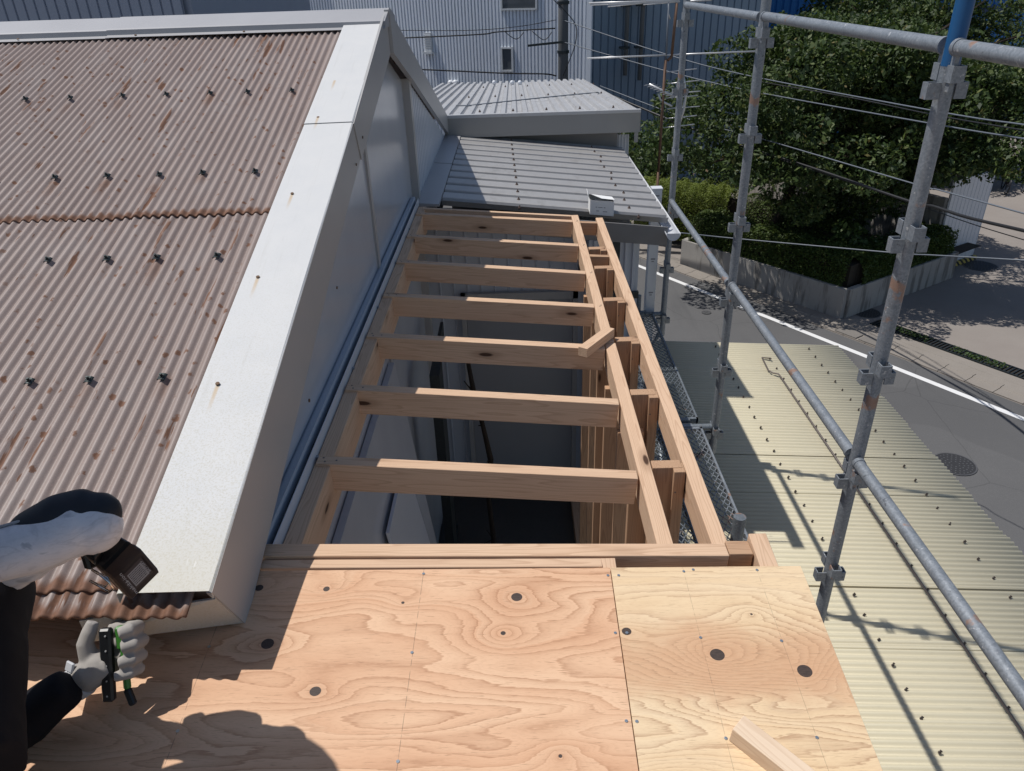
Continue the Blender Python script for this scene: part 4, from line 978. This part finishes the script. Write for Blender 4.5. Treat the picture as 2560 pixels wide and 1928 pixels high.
bicycle((18.7, 29.9, 0), 1.1, 'bicycle standing second from the shaded left end of the row')

# ------------------------------------------------------------------ far buildings
wh = thing('warehouse', (-2, 32, 0), 'white ribbed metal warehouse with two small windows behind the shed roof', 'warehouse')
TH = math.radians(27); WU = V(math.cos(TH), -math.sin(TH), 0); WN = V(-math.sin(TH), -math.cos(TH), 0); WC = V(2.93, 30, 0)
def ws(x): return (2.93-x)/(math.cos(TH)+x*math.sin(TH)/30)
def wp(x, z, d=0):
    s_ = ws(x); k = (30+s_*math.sin(TH))/30; p = WC-WU*s_+WN*d; p.z = 8-(8-z)*k; return p
ribbed(WC-WU*14, WU, (0,0,1), WN, 14, 13, [(0,0),(.56,0),(.58,-.10),(.97,-.10)], .150).build('ribbed_wall', WH_WALL, wh)
MB().slab(WC+V(0,0,6)-WU*.08+WN*.02-V(0,0,6), WC+V(0,0,13)-WU*.08+WN*.02, .20, .12, up=WN).build('corner_trim', WH_WALL, wh)
MB().hexa([WC-WN*.1-WU*14, WC-WN*.1-WU*.03, WC-WU*.03+V(0,9,0), WC-WN*9-WU*14]+[p+V(0,0,12.9) for p in (WC-WN*.1-WU*14, WC-WN*.1-WU*.03, WC-WU*.03+V(0,9,0), WC-WN*9-WU*14)]).build('wall', WH_WALL, wh)
def wbox(m, x0, x1, z0, z1, d0, d1):
    a, b = wp(x0, z0, 0), wp(x1, z0, 0); zt = wp(x0, z1, 0).z; b.z = a.z
    lo = [a+WN*d1, b+WN*d1, b+WN*d0, a+WN*d0]; up_ = [V(p.x, p.y, zt) for p in lo]
    return m.hexa(lo+up_)
def window(x0, x1, z0, z1):
    m = MB(); e = .06
    wbox(m, x0-e, x0, z0-e, z1+e, -.02, .07); wbox(m, x1, x1+e, z0-e, z1+e, -.02, .07); wbox(m, x0, x1, z0-e, z0, -.02, .07); wbox(m, x0, x1, z1, z1+e, -.02, .07)
    f = m.build('window', WFRAME, wh); wbox(MB(), x0, x1, z0, z1, -.02, .02).build('pane', GLASS_, f)
window(-.36, -.02, 5.0, 5.72)
window(-.30, .9, 7.05, 7.8)
m = wbox(MB(), -3.18, -2.96, 5.72, 6.35, .0, .10)
for k in range(7): wbox(m, -3.19, -2.95, 5.76+.08*k, 5.79+.08*k, .10, .13)
wbox(m, -3.22, -2.92, 5.64, 5.72, .0, .2).build('vent_louvre', WFRAME, wh)
for x in (-3.50, -3.32, -2.32, -2.14):
    p = wp(x, 4.62, .12); MB().ball(p, .13, 1, 1, .8).tube([p, p-V(0,0,.35)], .05, 8).build('vent_hood', PVC, wh, smooth=True)
ax = thing('blue_grey_building', (6, 33, 0), 'blue grey ribbed building with pipes in shade right of the warehouse', 'building')
ribbed((3.0, 32.6, 0), V(1, .10, 0), (0,0,1), (0,-1,0), 7.5, 13, [(0,0),(.80,0),(.86,-.05),(.94,-.05)], .30).build('ribbed_wall', BL_WALL, ax)
MB().box(3.0, 10.5, 33.6, 40, 0, 12.8).build('wall', BL_WALL, ax)
for x, z0 in ((4.55, 4.4), (5.15, 4.2)):
    MB().tube([(x, 32.35, z0), (x, 32.35, 12.5)], .09, 10).build('pipe', plain('pipe_grey_%d' % int(x*10), (.16, .17, .18), .6), ax, smooth=True)
    for z in (5.4, 6.9, 8.4): MB().box(x-.25, x+.12, 32.2, 32.6, z, z+.07).build('pipe_bracket', DARKM, ax)
bb = thing('blue_factory', (18, 42, 0), 'deep blue ribbed factory wall showing above and through the tree', 'factory')
ribbed((7.4, 41, 0), (1,0,0), (0,0,1), (0,-1,0), 40, 14, [(0,0),(.55,0),(.65,-.06),(.9,-.06)], .36).build('ribbed_wall', BLUEW, bb)
MB().box(7.4, 47, 41.2, 60, 0, 13.9).build('wall', BLUEW, bb)
MB().box(19.5, 46, 40.7, 40.9, 5.8, 6.1).build('canopy_edge', plain('dark_blue_trim', (.02, .05, .12), .5), bb)
lb = thing('slate_blue_shed', (-6, 14, 0), 'slate blue ribbed shed rising behind the house ridge at left', 'shed')
ribbed((-16, 15.0, 4), (1,0,0), (0,0,1), (0,-1,0), 10.2, 6.5, [(0,0),(.78,0),(.86,-.03),(.94,-.03)], .19).build('ribbed_wall', LB_WALL, lb)
MB().box(-16, -5.82, 15.1, 24, 0, 10.4).build('wall', LB_WALL, lb)
gp2 = thing('low_factory_roof', (-4, 24, 0), 'dark blue building with a pale fluted roof edge between shed and warehouse', 'building')
ribbed((-9.5, 24, 7.05), (1,0,0), (0,0,1), (0,-1,0), 4.0, .18, [(0,0),(.5,0),(.55,-.05),(.95,-.05)], .16).build('fluted_edge', UPPR, gp2)
MB().box(-9.5, -5.4, 24.2, 30, 0, 7.0).build('wall', LB_WALL, gp2)
ribbed((-12, 36, 0), (1,0,0), (0,0,1), (0,-1,0), 6, 13, [(0,0),(.8,0),(.86,-.04),(.94,-.04)], .5).build('back_wall', plain('night_blue_wall', (.075, .095, .14), .6), gp2)
for x, s in ((-7.6, -.5), (-6.1, -.5)): MB().slab((x, 35.8, 9.0), (x-s, 35.8, 8.0), .08, .08).build('roof_stay', WFRAME, gp2)
tag(MB().tube([(-6.65, 26, 0), (-6.6, 26, 12)], .13, 12).build('thin_pole', POLEC, smooth=True), 'thin dark pole just above the house ridge', 'pole')

# ------------------------------------------------------------------ utility pole, cables
up = thing('utility_pole', (1.52, 24, 0), 'concrete utility pole in front of the white warehouse wall', 'utility pole')
MB().tube([(1.52, 24, 0), (1.50, 24, 12.5)], [.17, .13], 16).build('shaft', POLEC, up, smooth=True)
for z in (6.0, 4.7, 7.3): MB().tube([(1.51, 24, z), (1.51, 24, z+.08)], .18, 16).build('pole_band', DARKM, up)
MB().slab((.45, 23.8, 6.25), (1.5, 23.8, 6.32), .05, .06).build('cross_bar', DARKM, up)
m = MB()
for k in range(5):
    a = k*1.3; m.tube([(1.35+.1*math.cos(a), 23.8, 4.9-.2*k*.4), (1.0-.1*k, 23.75, 4.55+.1*math.sin(a)), (.6, 23.8, 4.6+.1*math.cos(a*2)), (.2+.1*k, 23.8, 4.65)], .02, 5)
m.build('cable_slack', CABLE, up, smooth=True)
def cable(pts, r, mat, label, sag=0):
    P = [at(*p) for p in pts]
    # resample smoothly
    out = []
    for i in range(len(P)-1):
        p0, p1, p2, p3 = P[max(i-1, 0)], P[i], P[i+1], P[min(i+2, len(P)-1)]
        for k in range(6):
            t = k/6; out.append(.5*((2*p1)+(p2-p0)*t+(2*p0-5*p1+4*p2-p3)*t*t+(3*p1-p0-3*p2+p3)*t**3))
    out.append(P[-1])
    return tag(MB().tube(out, r, 6).build('overhead_cable', mat, smooth=True), label, 'cable', 'overhead cables along the street')
def depth(px): return 24-13*(px-1400)/1160
def street(pts, r, mat, label):
    pts = [(x, y, depth(x)) for x, y in pts]; (xa, ya, da), (xb, yb, db) = pts[-2], pts[-1]
    pts.append((xb+(xb-xa)*.9, yb+(yb-ya)*.9, depth(xb+(xb-xa)*.9))); return cable(pts, r, mat, label)
street([(1400, 48), (1659, 134), (1860, 187), (2338, 278), (2560, 312)], .013, CABLEG, 'uppermost grey cable crossing the big tree')
street([(1400, 103), (1659, 176), (1869, 226), (2333, 310), (2560, 347)], .013, CABLEG, 'second grey cable from the top crossing the big tree')
street([(1890, 203), (2120, 243), (2338, 288), (2560, 326)], .011, CABLE, 'thin dark cable between the two grey cables over the tree')
street([(1500, 215), (1726, 300), (1903, 347), (2286, 460), (2346, 475), (2560, 534)], .013, CABLEG, 'thin cable sloping over the middle of the tree')
street([(1520, 235), (1717, 317), (1869, 369), (2034, 421), (2272, 503), (2333, 516), (2416, 543), (2560, 577)], .028, CABLE, 'thick dark bundled cable passing before the white gate panel')
street([(1600, 300), (1800, 352), (2060, 435), (2300, 515), (2430, 560), (2560, 600)], .008, CABLE, 'hair thin cable just below the thick bundled cable')
cable([(1560, 570, 13), (1687, 581, 12.4), (1843, 597, 12), (2233, 632, 10.5), (2329, 638, 10), (2560, 651, 9), (3000, 680, 8)], .010, CABLEG, 'lowest thin cable crossing before the retaining wall')
cable([(900, 98, 23.5), (1010, 95, 23.5), (1203, 86, 23.6), (1245, 80, 23.7), (1388, 71, 23.8)], .02, CABLE, 'dark cable running left from the pole bracket across the warehouse')
cable([(900, 172, 23.4), (1052, 174, 23.5), (1254, 183, 23.6), (1360, 185, 23.7), (1390, 190, 23.8)], .022, CABLE, 'dark cable hanging low across the foot of the warehouse wall')
cable([(900, 74, 23.5), (1005, 76, 23.4), (1178, 76, 23.5), (1300, 66, 23.6), (1390, 50, 23.8)], .010, CABLE, 'thin wavy wire above the warehouse vent')
cable([(1384, 0, 23.6), (1415, 30, 23.6), (1440, 66, 23.6), (1438, 110, 23.6), (1420, 160, 23.6), (1408, 190, 23.7)], .014, CABLE, 'loose cable looping down beside the utility pole')
for k, (a, b) in enumerate(((1290, 98), (1360, 100))):
    cable([(a-30, 78, 23.7), (a, b, 23.7), (a+20, 80, 23.7)], .012, CABLE, ('small cable loop left of the pole bracket', 'small cable loop next to the utility pole')[k])
# ------------------------------------------------------------------ aerials
an = thing('tv_aerial', (1.75, 9.0, 0), 'television aerial with rusty mast and aluminium rods above the annex gutter', 'aerial')
def seg(m, a, b, r, n=8): m.tube([at(*a), at(*b)], r, n)
Y = 9.0
m = MB(); seg(m, (1692, 8, Y), (1679, 142, Y), .016); seg(m, (1679, 142, Y), (1668, 152, Y), .016); m.build('mast', RUSTY, an, smooth=True)
m = MB(); seg(m, (1672, 5, Y), (1665, 150, Y), .010); m.build('mast', CABLEG, an, smooth=True)
m = MB(); seg(m, (1664, 150, Y), (1646, 430, Y), .016); m.tube([at(1646, 430, Y), at(1640, 520, Y), (at(1640, 520, Y).x, Y, 2)], .016, 8); m.build('mast', RUSTY, an, smooth=True)
m = MB()
for (a, b) in (((1472, 8), (1698, 1)), ((1475, 12), (1690, 3)), ((1519, 16), (1606, 8)), ((1608, 11), (1700, 4)), ((1718, 3), (1780, 0)), ((1468, 146), (1664, 138)), ((1664, 138), (1900, 128))):
    seg(m, (*a, Y), (*b, Y), .009)
m.build('dipole_rod', ALU, an, smooth=True)
m = MB(); seg(m, (1623, 211, Y), (1686, 242, Y), .014)
for k in range(9):
    t = k/8; x, y = 1623+62*t, 211+30*t; seg(m, (x-13, y+3, Y-.1), (x+13, y-2, Y+.1), .004, 5)
m.build('small_yagi', ALU, an, smooth=True)
m = MB()
for k, (x0, y0, x1, y1) in enumerate(((1664, 181, 1742, 172), (1668, 210, 1748, 201), (1700, 233, 1751, 228), (1661, 246, 1745, 239), (1668, 272, 1749, 266), (1664, 297, 1742, 289), (1658, 320, 1736, 311))): seg(m, (x0, y0, Y), (x1, y1, Y), .006, 6)
m.build('reflector_rods', ALU, an, smooth=True)
m = MB(); m.tube([at(1706, 178, Y), at(1711, 210, Y), at(1714, 240, Y), at(1709, 275, Y), at(1698, 312, Y)], .016, 8); m.tube([at(1647, 235, Y), at(1650, 248, Y), at(1660, 256, Y), at(1680, 266, Y)], .012, 8); m.tube([at(1671, 8, Y), at(1671, 35, Y), at(1675, 48, Y)], .009, 6)
m.build('aerial_bracket', ALU, an, smooth=True)
# ------------------------------------------------------------------ person and tools
def blend(name, mat, parent, build, voxel, smooth=6, factor=.5, sub=0, disp=None):
    m = MB(); build(m); o = m.build(name, mat, parent, smooth=True)
    r = o.modifiers.new('remesh', 'REMESH'); r.mode = 'VOXEL'; r.voxel_size = voxel; r.use_smooth_shade = True
    s = o.modifiers.new('smooth', 'SMOOTH'); s.iterations = smooth; s.factor = factor
    if disp:
        tx = bpy.data.textures.new(name+'_folds', 'CLOUDS'); tx.noise_scale = disp[0]; tx.noise_depth = 2
        d_ = o.modifiers.new('folds', 'DISPLACE'); d_.texture = tx; d_.strength = disp[1]; d_.mid_level = .5; d_.texture_coords = 'GLOBAL'
    return o
def cloth_mat(name, c, rough=.85):
    k = NT(name, rough, 0, .2); x = k.noise(k.co(), 14, 4); k.b.inputs['Sheen Weight'].default_value = .0
    k.bump(k.noise(k.co(), 900, 2), .25, .0006); return k.col(k.mix(x, tuple(v*.7 for v in c), tuple(v*1.3 for v in c)))
BLK = cloth_mat('black_cloth', (.010, .010, .013)); BLK2 = cloth_mat('black_sleeve_back', (.022, .027, .036), .6)
def camo():
    k = NT('grey_patterned_sleeve', .5, 0, .35); c = k.co()
    wv = k.noise(k.map(c, (1, 1, 1.6), rot=(0, .4, 0)), 13, 3, .5, 1.2); f = k.noise(k.map(c, (90, 90, 260)), 1, 2)
    x = k.ramp(wv, [(0, (.30, .32, .36)), (.36, (.44, .46, .50)), (.42, (.66, .67, .71)), (.57, (.62, .63, .67)), (.60, (.54, .55, .59)), (.64, (.64, .65, .69)), (1, (.72, .73, .76))])
    x = k.mix(k.math('MULTIPLY', k.step(f, .52, .62), .12), x, (.30, .31, .34)); k.bump(k.noise(c, 60, 3), .2, .002); return k.col(x)
CAMO = camo()
def camo2():
    k = NT('green_brown_trousers', .9); c = k.co(); return k.col(k.ramp(k.noise(c, 16, 3, .5, 1.5), [(0, (.05, .06, .03)), (.45, (.06, .075, .035)), (.5, (.13, .10, .055)), (.62, (.03, .032, .022))], 'LINEAR'))
TROU = camo2()
GLOVE = cloth_mat('grey_knit_glove', (.36, .335, .31), .85); GLV2 = cloth_mat('white_glove_cuff', (.52, .53, .55), .8)
SKIN = plain('skin', (.45, .28, .20), .55)
per = None
elb = V(-.722, .985, 7.215)
shR, shL = V(-1.08, .80, 7.24), V(-1.02, .62, 7.26)
wrL = at(176, 1712, .99); elL = at(-60, 1900, .90)
def body(m):
    m.tube([(-1.32, .22, 7.02), (-1.25, .45, 7.06), (-1.14, .68, 7.10), (-1.10, .80, 7.12), (-1.08, .84, 7.12)], [.15, .165, .160, .120, .08], 20); m.tube([at(-120, 1450, 1.0), at(-66, 1490, .975), at(-85, 1600, .90), at(-105, 1780, .80), at(-120, 1950, .70)], [.050, .100, .092, .095, .10], 18); m.tube([(-1.10, .82, 7.10), at(-130, 1560, .93)], [.11, .09], 16)
    m.ball(shR, .075); m.ball(shL, .075)
    m.tube([(-1.03, .76, 7.32), (-.96, .86, 7.44), (-.93, .90, 7.50)], [.075, .06, .055], 14)
    m.ball((-.925, .915, 7.57), .10, .95, 1.05, 1.15)                                   # head
    m.tube([shL, V(-1.06, .74, 7.0), elL, elL.lerp(wrL, .5), wrL], [.062, .062, .058, .052, .040], 14)
    m.tube([shR, V(-1.0, .88, 7.20)], [.055, .036], 14)
    m.tube([(-1.22, .22, 7.10), (-1.45, .50, 6.98), (-1.42, .40, 6.72)], [.10, .075, .05], 14)
    m.tube([(-1.18, .18, 7.08), (-1.02, .50, 6.95), (-1.16, .30, 6.70)], [.10, .072, .05], 14)
    for x, y in ((-1.42, .44), (-1.16, .36)): m.ball((x, y, 6.63), .06, .8, 1.9, .6)
person = blend('person', BLK, None, body, .011, 8, disp=(.07, .012))
tag(person, 'worker in black shirt, patterned grey sleeve and knit gloves crouching at the eave', 'person')
def face(m):
    m.ball((-.905, .935, 7.575), .094, .92, .98, 1.12, 20, 14); m.ball((-.83, .99, 7.565), .018); m.ball((-.86, 1.0, 7.515), .03, 1, .6, .5)
    m.ball((-.985, .955, 7.575), .022, .5, 1, 1.3)
blend('face', SKIN, person, face, .007, 5)
MB().ball((-.93, .91, 7.60), .118, 1, 1.05, .95, 24, 14).tube([(-.93, .91, 7.60), (-.93, .91, 7.615)], .155, 28).build('cap', BLK2, person, smooth=True)
# right upper arm: patterned front, black back, meeting at a pale seam
axis = [V(-1.06, .87, 7.205), V(-.94, .910, 7.194), V(-.82, .950, 7.203), elb+V(-.03, -.005, .0), elb+V(.002, .004, -.010)]
rad = [.040, .042, .046, .047, .027]
def arm(m): m.tube(axis, rad, 22)
def sleeve(m):
    m.tube([a+V(0, -.006, -.004) for a in axis], [r+.001 for r in rad], 24)
    m.ball(elb+V(-.012, -.003, -.012), .047)
def forearm(m):
    m.tube([elb+V(-.014, .0, -.016), V(-.80, .995, 7.175), V(-.88, .990, 7.125), V(-.98, 1.0, 7.06)], [.044, .040, .037, .036], 20)
blend('patterned_sleeve', CAMO, person, sleeve, .006, 6, disp=(.06, .004))
blend('patterned_sleeve', CAMO, person, forearm, .006, 6, disp=(.03, .010))
def backblack(m):
    m.tube([V(-.872, .944, 7.196), V(-.835, .960, 7.214), V(-.785, .976, 7.226), elb+V(-.03, .010, .010), elb+V(.000, .012, -.004)], [.014, .034, .044, .043, .024], 22); m.ball(elb+V(-.008, .012, .004), .039)
blend('black_sleeve_back', BLK2, person, backblack, .006, 8, disp=(.05, .003))
m = MB(); pts = []
for i, (a, r) in enumerate(zip(axis, rad)):
    pts.append(a+V(0, -.006, -.004)+V(.0, .16, .987).normalized()*(r+.0030)+V(.010 if i == 4 else 0, 0, 0))
MB().tube(pts[1:4]+[pts[3].lerp(pts[4], .6)], .0034, 8, ry=.6).build('sleeve_seam', plain('grey_stitching', (.30, .31, .33), .8, 0, .3, 300), person, smooth=True)
# zip pull and jacket edge
MB().slab((-.955, .965, 6.985), (-.968, .935, 6.965), .006, .003).build('zip_teeth', ALU, person)
def trousers(m):
    m.ball((-1.10, .60, 6.93), .13, .8, 1.2, .7); m.tube([(-1.18, .30, 7.02), (-1.02, .62, 6.86)], [.12, .10], 16)
blend('trousers', TROU, person, trousers, .01, 6, disp=(.06, .01))
# left glove, palm round the tool, four fingers and a thumb
tool_axis = V(.10, -.05, -.99).normalized()
T0, T1 = at(252*1.0, 1545, 1.075), at(322, 1712, .915)
td = (T1-T0).normalized()
ux = CR.copy(); uy = CU.copy(); uz = -FW
G = at(262, 1668, 1.035)
def gp3(dx, dy, dz): return G+ux*dx*1.08+uy*dy*1.08+uz*dz                      # millimetre-like frame: right, up, towards the viewer
def glove(m):
    m.tube([gp3(-.052, -.030, -.005), gp3(-.025, -.010, 0), gp3(.010, .006, -.006)], [.030, .034, .028], 14)
    m.ball(gp3(-.012, .0, -.004), .034, 1, 1, 1)
    m.tube([gp3(-.030, .020, .0), gp3(-.034, .046, .006), gp3(-.027, .068, .004), gp3(-.022, .086, .0)], [.019, .0165, .0150, .0120], 12)  # thumb
    F = [((.052, .072), .0145), ((.060, .046), .0145), ((.058, .018), .0135), ((.054, -.008), .0125)]
    for k, ((fx, fy), r) in enumerate(F):
        m.tube([gp3(-.004, fy-.012, -.030), gp3(fx*.55, fy-.004, -.030), gp3(fx+.004, fy, -.016), gp3(fx, fy+.002, .012), gp3(fx-.016-.003*k, fy-.003, .022)], [r*1.05, r*1.05, r, r, r*.82], 12)
gl = blend('glove', GLOVE, person, glove, .0032, 4)
def cuff(m): m.tube([gp3(-.080, -.046, -.006), gp3(-.056, -.034, -.004), gp3(-.040, -.022, -.003)], [.0335, .0345, .0355], 18)
blend('glove_cuff', GLV2, person, cuff, .0035, 2)
m = MB(); m.slab(gp3(-.066, .008, .012), gp3(-.048, .004, .020), .020, .006, up=uz); m.build('glove_tab', GLV2, person, bevel=.002)
# hand tool held under the eave
tl = thing('hand_tool', tuple(G), 'green and black hand tool gripped in the glove below the eave', 'tool')
GRN = plain('green_plastic', (.05, .20, .03), .4, 0, .1); BPL = plain('black_plastic', (.012, .013, .015), .35)
MB().slab(gp3(.006, .076, .008), gp3(.014, -.060, .010), .024, .018, up=uz).build('body', BPL, tl, bevel=.004)
MB().slab(gp3(.030, .078, .000), gp3(.036, .035, .002), .022, .016, up=uz).slab(gp3(.036, .045, .002), gp3(.046, -.040, .006), .013, .014, up=uz).build('grip', GRN, tl, bevel=.004)
MB().slab(gp3(.045, -.038, .006), gp3(.058, -.068, .008), .014, .013, up=uz).build('end_cap', BPL, tl, bevel=.003)
m = MB()
for k in range(5): p = gp3(.010+.001*k, .064-.028*k, .0175); m.tube([p, p+uz*.002], .0018, 8)
m.build('rivet', ALU, tl)
# cordless driver seen battery first
dr = thing('cordless_driver', (-.72, 1.0, 7.05), 'black cordless driver with brown labelled battery hanging below the elbow', 'power tool')
def q7(x, y, Y): return at(x/2.227, 1180+y/2.227, Y)
F0 = [q7(622, 590, .985), q7(738, 722, .975), q7(900, 560, .985), q7(805, 410, 1.0)]        
F0[3] = F0[0]+F0[2]-F0[1]                                          # outer face of the battery
nf = (F0[1]-F0[0]).cross(F0[3]-F0[0]).normalized()
if nf.dot(-FW) < 0: nf = -nf
back = CR*(-.058)+CU*.030+FW*.020
def ext(P, k): return [p+back*k for p in P]
BRN = plain('brown_battery_plastic', (.060, .040, .032), .4, 0, .08, 40)
def rnd_prism(P, Q, name, mat, bev=.004):
    return MB().hexa([P[0], P[1], P[2], P[3], Q[0], Q[1], Q[2], Q[3]]).build(name, mat, dr, bevel=bev)
bat = rnd_prism(F0, ext(F0, .38), 'battery', BRN)
Fc = sum(F0, V(0,0,0))/4
def shr(P, k): c = sum(P, V(0,0,0))/4; return [c+(p-c)*k for p in P]
rnd_prism(ext(shr(F0, .99), .38), ext(shr(F0, .86), 1.15), 'battery_mount', BPL, .005)
c1 = sum(ext(F0, 1.15), V(0,0,0))/4
# lugs and vents on the mount
e1 = (F0[3]-F0[0]).normalized(); e2 = (F0[1]-F0[0]).normalized()
MB().slab(c1-e1*.030-e2*.030, c1+e1*.02-e2*.034, .018, .02, up=back).build('latch_button', BPL, dr, bevel=.004)
MB().slab(c1-e1*.045+e2*.0, c1-e1*.01-e2*.046+back*.2, .02, .018, up=back).build('catch', BPL, dr, bevel=.004)
blend('handle', BPL, dr, lambda m: m.tube([c1, c1+V(-.045, .016, .030), c1+V(-.09, .010, .028), c1+V(-.12, .0, .025)], [.028, .021, .020, .020], 16), .004, 3)
blend('motor_housing', BPL, dr, lambda m: m.tube([c1+V(-.10, -.035, .020), c1+V(-.12, .0, .022), c1+V(-.13, .025, .020)], [.026, .028, .018], 18), .004, 3)
BD = plain('button_disc', (.25, .27, .30), .3)
nn = back.normalized()
# label with lettering
def onface(u, v, dz=.0006): return F0[0]+(F0[3]-F0[0])*u+(F0[1]-F0[0])*v-back.normalized()*dz
outn = (F0[3]-F0[0]).cross(F0[1]-F0[0]).normalized()
if outn.dot(-FW) < 0: outn = -outn
def fq(u0, v0, u1, v1, h=.0008): return [F0[0]+(F0[3]-F0[0])*u+(F0[1]-F0[0])*v+outn*h for u, v in ((u0, v0), (u1, v0), (u1, v1), (u0, v1))]
LBL = plain('label_grey', (.44, .40, .37), .6, 0, .1, 30); LBD = plain('label_brown', (.10, .07, .06), .6); PRT = plain('label_print', (.62, .58, .54), .6); PRD = plain('label_dark_print', (.07, .05, .045), .6)
MB().poly(fq(.16, .20, .88, .80, .0022)).build('label', LBD, bat)
MB().poly(fq(.34, .30, .80, .74, .0026)).build('label_panel', LBL, bat)
m = MB()
for r in range(7):
    v = .34+.055*r; u = .37
    while u < .76:
        L_ = random.uniform(.015, .05); m.poly(fq(u, v, min(u+L_, .78), v+.022, .0030)); u += L_+.012
m.build('small_print', PRD, bat)
def text(body, c, xd, nd, size, mat, parent, name):
    cu = bpy.data.curves.new(name, 'FONT'); cu.body = body; cu.size = size; cu.align_x = 'CENTER'; cu.align_y = 'CENTER'; cu.extrude = .0001; cu.resolution_u = 3
    tmp = bpy.data.objects.new('tmp', cu); COL.objects.link(tmp); dg = bpy.context.evaluated_depsgraph_get()
    me = bpy.data.meshes.new_from_object(tmp.evaluated_get(dg)); bpy.data.objects.remove(tmp)
    Y_ = nd.cross(xd); return link(name, me, mat, parent, basis(c, xd, Y_, nd))
# lettering runs up the lower left edge of the label, as on the real battery
ed = (F0[1]-F0[0]).normalized()
text('makita', F0[0]+(F0[3]-F0[0])*.25+(F0[1]-F0[0])*.66+outn*.0032, -ed, outn, .0115, PRT, bat, 'lettering')
text('Li-ion', F0[0]+(F0[3]-F0[0])*.25+(F0[1]-F0[0])*.32+outn*.0032, -ed, outn, .0115, PRT, bat, 'lettering')
text('BATTERY', F0[0]+(F0[3]-F0[0])*.84+(F0[1]-F0[0])*.5+outn*.0032, -ed, outn, .006, PRT, bat, 'lettering')
# spring hooks
m = MB()
hk = [q7(512, 545, .97), q7(560, 575, .96), q7(605, 612, .955), q7(632, 650, .955), q7(612, 668, .955), q7(560, 640, .96), q7(500, 606, .965)]
m.tube(hk, .0022, 8)
hk = [q7(520, 548, .975), q7(600, 590, .965), q7(608, 622, .96), q7(585, 640, .96), q7(520, 615, .965)]
m.tube(hk, .0018, 8)
tag(m.build('belt_hook', plain('bright_steel', (.65, .60, .55), .2, 1.0, .05), None, smooth=True), 'bright steel wire hook hanging beside the brown battery', 'hook')
